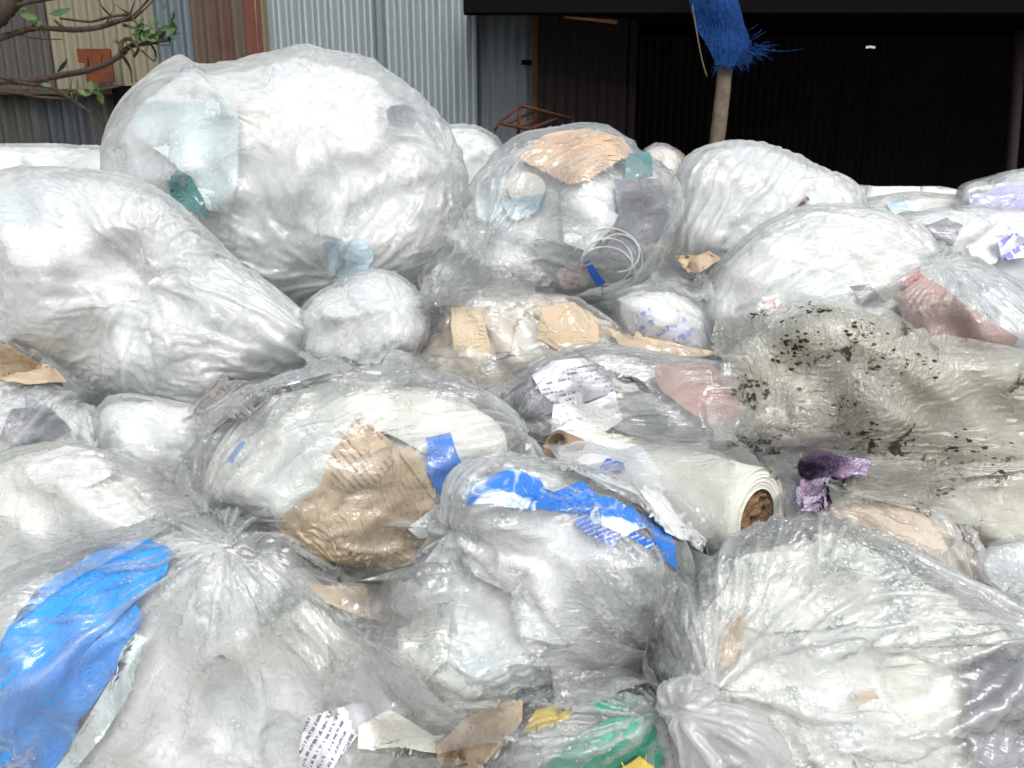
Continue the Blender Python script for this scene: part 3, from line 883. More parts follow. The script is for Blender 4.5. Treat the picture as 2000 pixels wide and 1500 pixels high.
# ------------------------------------------------------------------ tree branches reaching in
tree = empty('leafy_branch', on_plane_y(-700, 800, 3.2)*np.array([1, 1, 0]), 'thin bare tree with knotted twigs and a few small green leaves', 'tree')
Yb = 3.2
def bp(x, y, dy=0.0): return on_plane_y(x, y, Yb+dy)
def branch(pts, r0_, r1_, name='branch', seed=0, dy=0.0):
    S = spline([bp(a, b, dy+0.05*math.sin(i*1.7+seed)) for i, (a, b) in enumerate(pts)], 8*len(pts))
    rng = np.random.default_rng(seed); R = np.linspace(r0_, r1_, len(S))*(1+0.10*np.abs(rng.normal(size=len(S))))
    return tube(name, S, R, M['bark'], tree, seg=8, jitter=0.05, seed=seed)
branch([(-760, 900), (-560, 400), (-330, 150), (-200, 60), (-120, 30)], 0.07, 0.045, 'trunk', 1)
branch([(-200, 120), (-60, 60), (0, 25), (25, -10), (60, -60)], 0.045, 0.03, seed=2)
branch([(-60, 90), (-10, 78), (20, 68), (70, 55), (140, 58), (190, 54), (235, 40), (258, 36)], 0.012, 0.008, seed=3)
branch([(235, 42), (262, 28), (280, 10), (300, -14)], 0.005, 0.0035, seed=4)
branch([(118, 36), (150, 40), (180, 42), (215, 33), (250, 28)], 0.004, 0.005, seed=5)
branch([(20, 14), (60, 4), (110, -4)], 0.009, 0.006, seed=6)
branch([(38, 66), (60, 74), (90, 76), (122, 77)], 0.004, 0.002, seed=7)
branch([(-160, 190), (-60, 168), (0, 160), (60, 158), (120, 147), (180, 135), (230, 112), (255, 90), (290, 84), (328, 76)], 0.013, 0.008, seed=8)
branch([(-80, 140), (0, 150), (40, 162), (95, 170), (130, 187), (170, 215), (210, 243)], 0.009, 0.004, seed=9)
branch([(-60, 178), (20, 180), (80, 190), (140, 190), (200, 175), (232, 168)], 0.006, 0.004, seed=10)
branch([(236, 100), (238, 82), (250, 76), (262, 82), (270, 96), (262, 110)], 0.008, 0.005, seed=11, dy=-0.03)
branch([(240, 110), (250, 125), (256, 140), (258, 160)], 0.006, 0.003, seed=12)
branch([(240, 48), (262, 54), (280, 48)], 0.006, 0.003, seed=13)
branch([(296, 88), (304, 104), (300, 118), (276, 98)], 0.0045, 0.003, seed=14)
branch([(215, 30), (200, 14), (190, -8)], 0.0035, 0.002, seed=15)
branch([(262, 36), (280, 20), (296, 4), (306, -12)], 0.004, 0.002, seed=16)
rng = np.random.default_rng(19)
for i in range(26):
    x0, y0 = [(250, 32), (300, 84), (245, 100), (180, 134), (130, 188), (60, 56), (200, 52), (325, 78)][i % 8]
    a_ = rng.uniform(-2.6, 0.9); L = rng.uniform(14, 42)
    x1, y1 = x0+L*math.cos(a_), y0+L*math.sin(a_)
    branch([(x0+rng.normal()*8, y0+rng.normal()*3), ((x0+x1)/2+rng.normal()*4, (y0+y1)/2+rng.normal()*4), (x1, y1)], 0.003, 0.0012, 'twig', seed=40+i)
rng = np.random.default_rng(9)
def leaf(x, y, L, ang, dark=False, seed=0):
    c0 = bp(x, y, -0.04); L *= Yb/FPX
    ax = RGT*math.cos(ang)+UPV*math.sin(ang)+FWD*rng.uniform(-0.5, 0.5); ax /= np.linalg.norm(ax)
    sd_ = np.cross(ax, FWD+0.7*rng.normal(size=3)); sd_ /= np.linalg.norm(sd_); nn = np.cross(ax, sd_)
    V = []; F = []
    for i, (u, wd) in enumerate([(0, .02), (.2, .16), (.45, .24), (.75, .17), (1, .01)]):
        bend = -0.15*u*u
        for s_ in (-1, 0, 1): V.append(c0+ax*u*L+sd_*s_*wd*L+nn*(bend+0.06*abs(s_))*L)
    for i in range(4):
        for j in range(2): F.append((i*3+j, i*3+j+1, (i+1)*3+j+1, (i+1)*3+j))
    add_mesh('leaf', V, F, M['leaf_dark' if dark else 'leaf'], tree)
for x, y, L, a, dk in [(96, 26, 36, .35, 1), (40, 28, 30, -.1, 0), (72, 40, 24, -.9, 0), (80, 48, 30, -1.2, 0), (105, 38, 28, -.7, 0), (110, 140, 32, .6, 1), (80, 166, 18, 0.1, 0), (50, 20, 20, 2.6, 0)]:
    leaf(x, y, L, a, dk)
for i in range(52):
    leaf(270+rng.uniform(-8, 62), 62+rng.uniform(-14, 20), rng.uniform(10, 24), rng.uniform(0, 6.28), rng.random() < .25)
for i in range(14):
    leaf(150+rng.uniform(-10, 60), 178+rng.uniform(-10, 12), rng.uniform(12, 24), rng.uniform(0, 6.28), rng.random() < .6)
for i in range(6):
    leaf(325+rng.uniform(0, 30), 20+rng.uniform(-20, 60), rng.uniform(14, 26), rng.uniform(-2.2, -1.0), True)
# ------------------------------------------------------------------ film and content materials
W = (0.85, 0.87, 0.87)
M['film_milky'] = film('milky_film', W, 0.16, 0.36, 0.32, 1.1, 0.15, cloud=0.30, bump=0.45)
M['film_clear'] = film('clear_film', (0.86, 0.88, 0.88), 0.03, 0.22, 0.34, 1.4, 0.11, cloud=0.10, bump=0.5)
M['film_semi'] = film('hazy_film', (0.86, 0.88, 0.88), 0.08, 0.26, 0.34, 1.2, 0.14, cloud=0.18, bump=0.42)
M['film_thick'] = film('bunched_film', (0.82, 0.84, 0.84), 0.50, 0.2, 0.3, 1.0, 0.18, cloud=0.1, bump=0.35)
M['wet_brown'] = paper('wet_brown_card', (0.46, 0.38, 0.30), (0.58, 0.51, 0.43), 0.6, 0.3, mottle=14)
M['film_dirty'] = film('dirty_film', (0.82, 0.81, 0.73), 0.18, 0.28, 0.3, 1.2, 0.16, dirt=((0.06, 0.035, 0.018), 0.30, 22.0), cloud=0.2, bump=0.5)
M['film_cream'] = film('cream_film', (0.76, 0.77, 0.71), 0.10, 0.34, 0.30, 1.1, 0.16, cloud=0.18, bump=0.42)
M['film_blue'] = film('lilac_film', (0.50, 0.52, 0.72), 0.5, 0.4, 0.3, 1.0, 0.2)
M['fill_white'] = fill('white_waste', [(0.80, 0.82, 0.82), (0.72, 0.76, 0.77), (0.82, 0.83, 0.81), (0.62, 0.68, 0.69), (0.80, 0.81, 0.77), (0.77, 0.79, 0.80), (0.70, 0.72, 0.71), (0.82, 0.83, 0.83)], bump=0.3)
M['fill_cream'] = fill('cream_waste', [(0.76, 0.77, 0.71), (0.80, 0.80, 0.75), (0.66, 0.68, 0.62), (0.80, 0.81, 0.80), (0.72, 0.73, 0.68), (0.62, 0.66, 0.64)], bump=0.3)
M['fill_grey'] = fill('grey_waste', [(0.66, 0.68, 0.68), (0.45, 0.48, 0.50), (0.74, 0.76, 0.76), (0.52, 0.56, 0.55), (0.72, 0.72, 0.68), (0.30, 0.33, 0.36), (0.60, 0.66, 0.68)], bump=0.3)
M['fill_brown'] = fill('brown_waste', [(0.62, 0.56, 0.48), (0.50, 0.40, 0.30), (0.70, 0.68, 0.63), (0.40, 0.30, 0.22), (0.66, 0.60, 0.52), (0.72, 0.71, 0.68)], bump=0.3)
M['fill_olive'] = fill('olive_waste', [(0.66, 0.66, 0.58), (0.56, 0.54, 0.44), (0.70, 0.71, 0.65), (0.46, 0.41, 0.31)], bump=0.3)
M['heap'] = fill('heap_film', [(0.50, 0.50, 0.46), (0.62, 0.63, 0.60), (0.40, 0.38, 0.33), (0.56, 0.57, 0.55)], 8.0)
M['white_sheet'] = paper('white_sheet', (0.80, 0.82, 0.83), (0.74, 0.76, 0.77), 0.5, 0.4)
M['cream_sheet'] = paper('cream_sheet', (0.79, 0.79, 0.73), (0.74, 0.75, 0.70), 0.6, 0.3)
M['kraft'] = paper('kraft_paper', (0.60, 0.48, 0.34), (0.53, 0.42, 0.29), 0.75, 0.15)
M['kraft_light'] = paper('pale_kraft', (0.62, 0.52, 0.38), (0.56, 0.46, 0.33), 0.75, 0.15)
M['card_brown'] = paper('brown_card', (0.16, 0.08, 0.05), (0.12, 0.06, 0.04), 0.6, 0.3)
M['blue_plastic'] = paper('blue_plastic', (0.035, 0.21, 0.66), (0.03, 0.15, 0.52), 0.35, 0.5)
M['sky_plastic'] = paper('bright_blue_plastic', (0.05, 0.36, 0.88), (0.045, 0.28, 0.78), 0.35, 0.5, mottle=9)
M['pale_blue'] = paper('pale_blue_sheet', (0.42, 0.58, 0.68), (0.55, 0.66, 0.70), 0.5, 0.4)
M['aqua'] = paper('pale_aqua_sheet', (0.55, 0.66, 0.67), (0.66, 0.73, 0.73), 0.5, 0.4)
M['peach'] = paper('peach_film', (0.62, 0.43, 0.28), (0.66, 0.52, 0.40), 0.5, 0.3)
M['pink'] = paper('dusty_pink_card', (0.46, 0.32, 0.29), (0.40, 0.27, 0.25), 0.6, 0.3)
M['lilac'] = paper('lilac_sheet', (0.50, 0.50, 0.72), (0.42, 0.42, 0.66), 0.5, 0.3)
M['teal'] = paper('teal_sheet', (0.07, 0.20, 0.21), (0.16, 0.30, 0.30), 0.5, 0.3)
M['green'] = paper('green_sheet', (0.05, 0.30, 0.20), (0.10, 0.42, 0.30), 0.45, 0.4)
M['yellow'] = paper('yellow_sheet', (0.75, 0.60, 0.12), (0.70, 0.50, 0.12), 0.5, 0.4)
M['grey_sheet'] = paper('slate_sheet', (0.20, 0.21, 0.24), (0.28, 0.29, 0.32), 0.5, 0.4)
M['red'] = paper('dull_red_sheet', (0.42, 0.12, 0.12), (0.5, 0.25, 0.22), 0.6, 0.3)
M['white_strap'] = plain('white_strap', (0.75, 0.77, 0.78), 0.4, 0.4)

# ------------------------------------------------------------------ the heap body under the bags
tab_y = np.array([345, 400, 450, 600, 800, 1000, 1200, 1500, 1700.0]); tab_d = np.array([3.3, 3.05, 2.75, 2.4, 2.1, 1.66, 1.42, 1.24, 1.18])
rowsH = []
nxh = 260
for k, yy in enumerate(np.linspace(1700, 345, 170)):
    dd = float(np.interp(yy, tab_y, tab_d)); p0 = at(1000, yy, dd)-np.array([0, 0, 0.08])
    rowsH.append([(x, p0[1], p0[2]) for x in np.linspace(-2.9, 2.9, nxh)])
rowsH = [[(x, rowsH[0][0][1]-0.25, 0.0) for x in np.linspace(-3.0, 3.0, nxh)]]+rowsH+[[(x, rowsH[-1][0][1]+0.35, 0.0) for x in np.linspace(-3.0, 3.0, nxh)]]
H = np.array(rowsH)
H[..., 2] *= (1-0.25*np.clip((np.abs(H[..., 0])-1.7)/1.2, 0, 1)**2)
rng = np.random.default_rng(11)
NH = orient(H, normals_of(H))
H[1:-1] += (NH*(0.05*noise3(H, 0.6, rng)+0.02*noise3(H, 0.2, rng))[..., None])[1:-1]
NH = orient(H, normals_of(H))
HP = relax(H, NH, 0.10, (), ((4, 40), (2, 30), (1, 20)), 0.02, 0.02, 0.1, 12)
hh_, hs_ = pieces(HP, NH, rng, 0.16, 0.03)
HP = HP+NH*hh_[..., None]
ho = grid_mesh('waste_heap', HP, M['fill_white'], flip=True, sheet_id=hs_)
tag(ho, 'packed mass of crumpled off-white plastic film under the bags', 'plastic heap', kind='stuff')

# ------------------------------------------------------------------ the bags, far to near
bag('B3', 'flat white bag lying against the fence foot behind the largest bag', [(-120, 320), (-60, 285), (60, 280), (190, 286), (300, 310), (300, 420), (120, 440), (-120, 430)], 2.95, 0.20, 110, M['film_milky'], M['fill_white'], seed=3, dirs=[((0, 300), (200, 290), 0.05)])
bag('B7', 'small round bag with beige paper peeping over the row behind', [(1250, 300), (1270, 284), (1300, 280), (1335, 298), (1345, 330), (1330, 400), (1260, 400), (1240, 340)], 2.85, 0.14, 70, M['film_clear'], M['fill_brown'], seed=7)
bag('B4', 'small white bag wedged beside the right shoulder of the largest bag', [(850, 250), (900, 243), (945, 252), (985, 285), (1010, 330), (990, 400), (900, 440), (840, 400), (820, 300)], 2.75, 0.2, 100, M['film_semi'], M['fill_white'], seed=4, dirs=[((930, 340), (980, 300), 0.05)])
bag('B9', 'low bag with pale green folds at the shed mouth', [(1660, 400), (1740, 378), (1800, 376), (1880, 384), (1930, 410), (1930, 520), (1700, 520), (1640, 450)], 2.75, 0.16, 100, M['film_semi'], M['fill_cream'], seed=9, dirs=[((1700, 390), (1880, 384), 0.06)])
bag('B10', 'clear bag holding folded lilac sheets beside the shed post', [(1870, 372), (1920, 348), (1990, 330), (2080, 330), (2120, 420), (2080, 520), (1930, 500), (1870, 440)], 2.62, 0.2, 110, M['film_clear'], M['fill_grey'], seed=10, dirs=[((1880, 370), (2000, 340), 0.08)])
bag('B11', 'clear bag with loose grey and white scraps by the lilac sheets', [(1740, 430), (1800, 410), (1900, 400), (2010, 410), (2080, 470), (2080, 620), (1900, 600), (1760, 520)], 2.45, 0.2, 120, M['film_semi'], M['fill_white'], seed=11, iso=0.05)
bag('B1', 'largest bag, an inflated milky white ball at the top of the heap', [(203, 335), (212, 250), (250, 190), (290, 150), (330, 120), (360, 111), (395, 128), (470, 119), (540, 100), (595, 88), (640, 101), (700, 109), (755, 140), (830, 200), (872, 255), (897, 310), (906, 370), (896, 440), (868, 500), (800, 560), (700, 585), (600, 600), (480, 590), (380, 540), (300, 480), (240, 420)],
    2.35, 0.40, 330, M['film_milky'], M['fill_white'], seed=1, c=(560, 340), smooth=1, iso=0.006, knots=[(590, 250, 0.08, 0.30, 0.0), (640, 560, 0.40, 0.22, 0.02), (880, 300, 0.2, 0.12, 0)], fk=0.89, foldk=0.8, ridge=0.004, pcount=60)
bag('B6', 'pale streaked bag with long parallel pleats in front of the wooden pole', [(1305, 500), (1308, 420), (1325, 345), (1350, 305), (1390, 283), (1460, 276), (1520, 288), (1600, 325), (1660, 355), (1690, 395), (1690, 470), (1600, 540), (1480, 560), (1360, 540)],
    2.45, 0.27, 210, M['film_milky'], M['fill_white'], seed=6, lump=0.006, ridge=0.003, knots=[(1350, 600, 0.3, 0.4, 0)], dirs=[((1380, 520), (1470, 300), 0.08)], iso=0.015, foldk=1.2)
bag('B5', 'clear bag full of mixed scraps with peach film at its top', [(850, 470), (885, 400), (930, 345), (975, 290), (1020, 262), (1090, 250), (1143, 241), (1200, 252), (1250, 292), (1300, 325), (1330, 365), (1328, 420), (1300, 490), (1262, 545), (1200, 580), (1100, 600), (960, 610), (840, 612), (818, 560)],
    2.2, 0.27, 260, M['film_clear'], M['fill_grey'], seed=5, knots=[(935, 470, 0.35, 0.16, 0.05), (840, 590, 0.3, 0.12, 0)], iso=0.015, fk=0.88)
bag('B8', 'white bag on the right with taut film drawn up to a neck', [(1368, 640), (1375, 560), (1420, 495), (1500, 430), (1580, 402), (1690, 404), (1780, 430), (1850, 480), (1890, 530), (1860, 620), (1780, 680), (1600, 720), (1440, 700)],
    2.05, 0.25, 240, M['film_semi'], M['fill_white'], seed=8, lump=0.012, knots=[(1850, 500, 0.35, 0.2, 0.03)], dirs=[((1500, 500), (1560, 420), 0.03)], iso=0.015)
bag('B12', 'clear bag with a reddish-brown carton beside the muddy film', [(1690, 600), (1730, 540), (1800, 500), (1860, 488), (1940, 520), (2040, 600), (2080, 700), (2020, 780), (1850, 740), (1730, 690)],
    1.95, 0.2, 190, M['film_clear'], M['fill_grey'], seed=12, knots=[(1845, 500, 0.4, 0.16, 0.02)], iso=0.015, fk=0.86)
bag('B13', 'small round white bag tucked in the hollow beneath the scrap bag', [(1195, 600), (1215, 570), (1290, 556), (1350, 572), (1385, 620), (1380, 700), (1300, 730), (1220, 700)],
    2.0, 0.16, 110, M['film_semi'], M['fill_white'], seed=13, iso=0.05)
bag('B2', 'huge milky bag with a sunken twisted gather at its middle', [(-130, 480), (-90, 380), (0, 335), (90, 328), (200, 337), (290, 360), (380, 425), (470, 520), (560, 590), (622, 650), (618, 700), (560, 745), (480, 770), (420, 800), (330, 806), (230, 785), (130, 742), (40, 690), (-60, 620)],
    1.95, 0.30, 330, M['film_milky'], M['fill_white'], seed=2, c=(240, 570), smooth=1, knots=[(240, 545, 0.25, 0.20, 0.06), (618, 700, 0.45, 0.22, 0.02)], dirs=[((250, 560), (620, 690), 0.03)], iso=0.005, fk=0.92, ridge=0.004, pcount=80, pamp=0.009)
bag('B14', 'white bag wrapped round a short upright roll below the largest bag', [(590, 600), (640, 560), (720, 526), (780, 536), (826, 580), (842, 640), (815, 700), (760, 760), (650, 780), (590, 720), (580, 650)],
    1.9, 0.2, 150, M['film_semi'], M['fill_white'], seed=14, knots=[(775, 598, 0.25, 0.10, 0)], iso=0.015)
bag('B15', 'crumpled clear film parcel around torn brown paper', [(760, 720), (840, 640), (870, 590), (940, 565), (1040, 570), (1130, 585), (1190, 620), (1240, 650), (1340, 670), (1400, 700), (1300, 760), (1100, 780), (900, 790), (800, 770)],
    1.92, 0.17, 220, M['film_clear'], M['fill_brown'], seed=15, iso=0.12, kf=0.035, fiso=0.12)
bag('B17', 'grey-streaked bag half buried below the twisted milky bag', [(-120, 800), (-40, 760), (80, 742), (150, 770), (200, 830), (210, 930), (120, 980), (-80, 980)],
    1.75, 0.18, 140, M['film_semi'], M['fill_grey'], seed=17, knots=[(165, 775, 0.4, 0.14, 0.02)], iso=0.04)
bag('B18', 'smooth white bag between the grey-streaked bag and the parcel bag', [(185, 800), (250, 770), (380, 790), (470, 800), (480, 900), (380, 960), (230, 940), (190, 880)],
    1.72, 0.14, 120, M['film_milky'], M['fill_white'], seed=18, dirs=[((220, 790), (440, 850), 0.06)], iso=0.015)
bag('B16', 'clear bag with printed papers and dusty pink card', [(945, 780), (1000, 745), (1080, 695), (1170, 672), (1290, 690), (1400, 705), (1445, 745), (1455, 830), (1420, 880), (1300, 900), (1100, 880), (1000, 850)],
    1.68, 0.15, 220, M['film_clear'], M['fill_grey'], seed=16, knots=[(1010, 825, 0.4, 0.16, 0.0)], dirs=[((1020, 820), (1400, 760), 0.05)], iso=0.015, fk=0.8)
bag('B19', 'clear bag of white scraps at the side under the grey-streaked bag', [(-140, 960), (-40, 900), (90, 868), (190, 880), (290, 930), (400, 1020), (380, 1080), (200, 1120), (60, 1220), (-100, 1300), (-160, 1100)],
    1.45, 0.18, 200, M['film_cream'], M['fill_white'], seed=19, knots=[(420, 1030, 0.4, 0.25, 0.0)], iso=0.015)
bag('B25', 'film-wrapped brown carton with a rain-wet top', [(1560, 1000), (1600, 960), (1720, 960), (1850, 985), (1900, 1050), (1940, 1150), (1900, 1200), (1700, 1180), (1560, 1100)],
    1.5, 0.13, 170, M['film_clear'], M['fill_brown'], seed=25, knots=[(1905, 1150, 0.4, 0.16, 0)], dirs=[((1780, 990), (1900, 1140), 0.05)], iso=0.04)
bag('B26', 'sagging olive stained bag under the muddy film', [(1800, 960), (1900, 900), (2050, 900), (2120, 980), (2080, 1110), (1950, 1110), (1850, 1060)],
    1.62, 0.15, 120, M['film_dirty'], M['fill_olive'], seed=26, iso=0.015)
bag('B27', 'thin green-tinted film bag squeezed at the side edge of the heap', [(1890, 1100), (1960, 1050), (2060, 1060), (2120, 1200), (2060, 1320), (1950, 1230)],
    1.5, 0.12, 110, M['film_clear'], M['fill_grey'], seed=27, iso=0.07)
bag('B20', 'clear bag in the middle with a folded brown paper sack inside', [(360, 900), (410, 830), (490, 762), (580, 728), (700, 715), (820, 722), (910, 750), (985, 800), (1030, 860), (1060, 920), (1040, 1010), (980, 1090), (860, 1165), (720, 1160), (590, 1130), (480, 1075), (400, 1030), (350, 970)],
    1.40, 0.20, 300, M['film_clear'], M['fill_cream'], seed=20, knots=[(415, 1030, 0.45, 0.20, 0.02), (1020, 850, 0.35, 0.12, 0)], iso=0.015, fk=0.86, drops=500, p=0.75)
bag('B22', 'clear bag in the centre foreground with blue printed film along its top', [(870, 1000), (890, 930), (960, 903), (1060, 900), (1160, 918), (1250, 958), (1310, 1020), (1340, 1120), (1300, 1220), (1200, 1290), (1090, 1340), (960, 1400), (850, 1428), (780, 1390), (740, 1300), (760, 1180), (820, 1080)],
    1.20, 0.17, 290, M['film_semi'], M['fill_white'], seed=22, iso=0.04, dirs=[((880, 960), (1250, 1000), 0.03)], knots=[(1290, 1290, 0.35, 0.2, 0), (880, 1040, 0.3, 0.14, 0)], fk=0.88, drops=1100, p=0.75)
bag('B21', 'near bag with a bright blue bundle pressed against its film', [(-280, 1380), (-180, 1200), (40, 1100), (200, 1040), (330, 1005), (430, 985), (520, 1020), (640, 1100), (760, 1190), (860, 1290), (880, 1400), (820, 1540), (600, 1640), (300, 1680), (0, 1680), (-240, 1560)],
    1.25, 0.19, 360, M['film_clear'], M['fill_white'], seed=21, knots=[(436, 1040, 0.5, 0.26, 0.03)], iso=0.010, fk=0.86, drops=1300, p=0.75, pcount=70, pamp=0.012)
bag('B23', 'near clear bag with radiating wet pleats drawn to a big knot', [(1285, 1400), (1275, 1290), (1310, 1170), (1370, 1100), (1440, 1040), (1530, 1008), (1620, 1005), (1720, 1050), (1830, 1110), (1960, 1190), (2110, 1270), (2160, 1450), (2060, 1620), (1800, 1700), (1560, 1660), (1400, 1600), (1310, 1500)],
    1.15, 0.20, 380, M['film_clear'], M['fill_cream'], seed=23, c=(1720, 1330), p=0.75, knots=[(1388, 1375, 0.5, 0.34, 0.035), (2060, 1235, 0.5, 0.22, 0.0)], iso=0.008, fk=0.88, drops=2200, pcount=80, pamp=0.013, pwid=0.006)
bag('B24', 'near clear bag with green and yellow packaging behind tight pleats', [(930, 1560), (950, 1470), (1010, 1390), (1100, 1345), (1210, 1330), (1310, 1335), (1400, 1370), (1480, 1480), (1500, 1600), (1400, 1700), (1100, 1720), (950, 1660)],
    1.10, 0.12, 260, M['film_clear'], M['fill_grey'], seed=24, p=0.75, knots=[(1312, 1396, 0.6, 0.30, 0.02)], iso=0.008, fk=0.85, drops=900, pcount=70, pamp=0.010, plen=1.5)
# ------------------------------------------------------------------ printed papers
def printed(name, base, ink, angle=0, line=9.0, word=16.0, cover=0.55, region=None, rough=0.55, base2=None, big=None):
    """rows of small print in the sheet's own coordinates (photo millimetre-like units stored per vertex)"""
    t = NT(name); pr = t.attr('print'); ob = t.obj()
    v = t.map(pr, (1, 1, 1), rot=(0, 0, math.radians(angle)))
    sx = t.n('ShaderNodeSeparateXYZ'); t.set(sx, 0, v)
    row = t.math('FRACT', t.math('DIVIDE', sx.outputs[1], line))
    rid = t.math('FLOOR', t.math('DIVIDE', sx.outputs[1], line))
    band = t.math('MULTIPLY', t.math('GREATER_THAN', row, 0.30), t.math('LESS_THAN', row, 0.72))
    cx = t.n('ShaderNodeCombineXYZ'); t.set(cx, 0, t.math('DIVIDE', sx.outputs[0], word*0.18)); t.set(cx, 1, t.math('MULTIPLY', rid, 7.31)); t.set(cx, 2, t.math('MULTIPLY', row, 1.6))
    gl = t.math('GREATER_THAN', t.noise(cx.outputs[0], 1.0, 1.0), 0.47)
    cx2 = t.n('ShaderNodeCombineXYZ'); t.set(cx2, 0, t.math('DIVIDE', sx.outputs[0], word*1.6)); t.set(cx2, 1, t.math('MULTIPLY', rid, 3.7))
    wd = t.math('GREATER_THAN', t.noise(cx2.outputs[0], 1.0, 1.0), 1-cover)
    blk = t.math('GREATER_THAN', t.noise(t.map(pr, (0.012,)*3), 1.0, 1.0), 0.42)
    m = t.math('MULTIPLY', t.math('MULTIPLY', band, gl), t.math('MULTIPLY', wd, blk))
    n3 = t.noise(ob, 30, 4, 0.6, 0.6)
    bc = t.mix(t.ramp(t.noise(ob, 7, 3, 0.6), [(0.35, 0.0), (0.65, 1.0)]), base, base2 or tuple(x*0.88 for x in base))
    t.principled(Base_Color=t.mix(t.math('MULTIPLY', m, 0.8), bc, ink), Roughness=rough, Normal=t.bump(n3, 0.25, 0.006))
    return t.m
M['text_paper'] = printed('text_paper', (0.74, 0.75, 0.79), (0.08, 0.08, 0.13), 12, 10, 16, 0.55)
M['text_paper2'] = printed('bold_text_paper', (0.76, 0.77, 0.82), (0.05, 0.05, 0.10), 62, 15, 22, 0.62)
M['blue_text'] = printed('blue_print', (0.03, 0.14, 0.58), (0.65, 0.72, 0.85), 20, 9, 12, 0.7)
M['kraft_text'] = printed('kraft_print', (0.54, 0.43, 0.31), (0.13, 0.09, 0.06), -48, 13, 9, 0.75, base2=(0.48, 0.38, 0.27))
M['red_text'] = printed('colour_print', (0.70, 0.70, 0.70), (0.50, 0.05, 0.10), -20, 12, 14, 0.6)
M['lilac_print'] = printed('lilac_print', (0.70, 0.72, 0.82), (0.14, 0.16, 0.62), 30, 26, 40, 0.6)
t = NT('blue_white_film'); ob = t.obj()
t.principled(Base_Color=t.mix(t.ramp(t.noise(ob, 17, 2, 0.5, 0.6), [(0.47, 0.0), (0.53, 1.0)]), (0.04, 0.20, 0.64), (0.62, 0.72, 0.80)), Roughness=0.4)
M['blue_white'] = t.m
t = NT('purple_pattern'); ob = t.obj()
vo = t.n('ShaderNodeTexVoronoi'); vo.feature = 'DISTANCE_TO_EDGE'; t.set(vo, 'Vector', ob); t.set(vo, 'Scale', 95.0)
t.principled(Base_Color=t.mix(t.ramp(vo.outputs[0], [(0.03, 0.0), (0.16, 1.0)]), (0.20, 0.13, 0.30), t.mix(t.ramp(t.noise(ob, 40, 3), [(0.4, 0.0), (0.6, 1.0)]), (0.72, 0.68, 0.78), (0.42, 0.28, 0.36))), Roughness=0.7)
M['purple'] = t.m

# ------------------------------------------------------------------ things seen through the bags
SC_G = None
def inside(key, label, cat, outline, mat, k=0.955, n=60, name='scrap', **kw):
    kw.setdefault('wob', 0.004); kw.setdefault('iso', 0.07); kw.setdefault('umax', 0.011); kw.setdefault('fine', 1.1)
    off = kw.pop('off', {'B5': 0.020, 'B22': 0.014, 'B20': 0.016, 'B23': 0.014, 'B24': 0.006, 'B21': 0.010}.get(key, 0.010)+(0.965-k)*0.3)
    return patch(name, label, cat, outline, under(BODIES[key], off), k, M[mat], n=n, kin=0.3, **kw)
inside('B1', 'pale aqua plastic sheet showing through the left side of the largest bag', 'sheet', [(300, 200), (380, 205), (450, 200), (465, 300), (450, 400), (400, 400), (340, 320), (265, 260), (270, 220)], 'aqua', 0.97, seed=101, name='plastic_sheet', smooth=1)
inside('B1', 'crumpled silver and teal wrapper low on the left of the largest bag', 'wrapper', [(328, 355), (345, 335), (372, 345), (400, 390), (410, 425), (380, 412), (345, 400)], 'teal', 0.985, 40, seed=102, name='wrapper', iso=0.12)
inside('B1', 'faint blue film patch near the bottom of the largest bag', 'film', [(640, 480), (700, 470), (730, 500), (700, 540), (650, 535)], 'pale_blue', 0.97, 40, seed=103, name='film_scrap', smooth=1)
inside('B1', 'grey film scrap under the upper right of the largest bag', 'film', [(755, 215), (790, 205), (815, 225), (800, 250), (762, 245)], 'grey_sheet', 0.95, 40, seed=104, name='film_scrap', smooth=1)
inside('B5', 'crumpled peach film bulging at the top of the mixed scrap bag', 'film', [(1010, 305), (1060, 268), (1150, 250), (1215, 268), (1238, 298), (1200, 320), (1150, 350), (1110, 360), (1060, 335)], 'peach', 0.97, 90, seed=105, name='peach_film', iso=0.09, dirs=[((1080, 340), (1210, 270), 0.15)])
inside('B5', 'round cream plastic tub under the peach film', 'tub', [(992, 350), (1020, 335), (1055, 345), (1062, 375), (1035, 395), (1000, 388)], 'cream_sheet', 0.965, 40, seed=106, name='plastic_tub', smooth=1)
inside('B5', 'pale blue folded sheet below the cream tub', 'sheet', [(980, 392), (1062, 378), (1050, 412), (1010, 430), (995, 425)], 'pale_blue', 0.965, 40, seed=107, name='folded_sheet')
inside('B5', 'torn white paper in the middle of the mixed scrap bag', 'paper', [(1095, 395), (1150, 388), (1205, 420), (1190, 450), (1150, 490), (1105, 475)], 'white_sheet', 0.97, 50, seed=108, name='torn_paper')
inside('B5', 'dark teal wrapper at the right shoulder of the mixed scrap bag', 'wrapper', [(1228, 300), (1268, 300), (1275, 345), (1220, 348)], 'teal', 0.975, 40, seed=109, name='wrapper')
inside('B5', 'slate grey film lining the right side of the mixed scrap bag', 'film', [(1200, 352), (1290, 350), (1310, 400), (1290, 470), (1240, 520), (1170, 500), (1210, 430)], 'grey_sheet', 0.955, 60, seed=110, name='grey_film')
inside('B5', 'pale aqua sheet at the left of the mixed scrap bag', 'sheet', [(930, 385), (985, 375), (980, 410), (955, 435), (930, 420)], 'aqua', 0.965, 40, seed=111, name='aqua_sheet')
inside('B5', 'small printed carton in red, white and blue beside the strap coil', 'carton', [(1085, 530), (1120, 512), (1150, 508), (1168, 540), (1140, 560), (1100, 565)], 'red_text', 0.985, 40, seed=112, name='printed_carton')
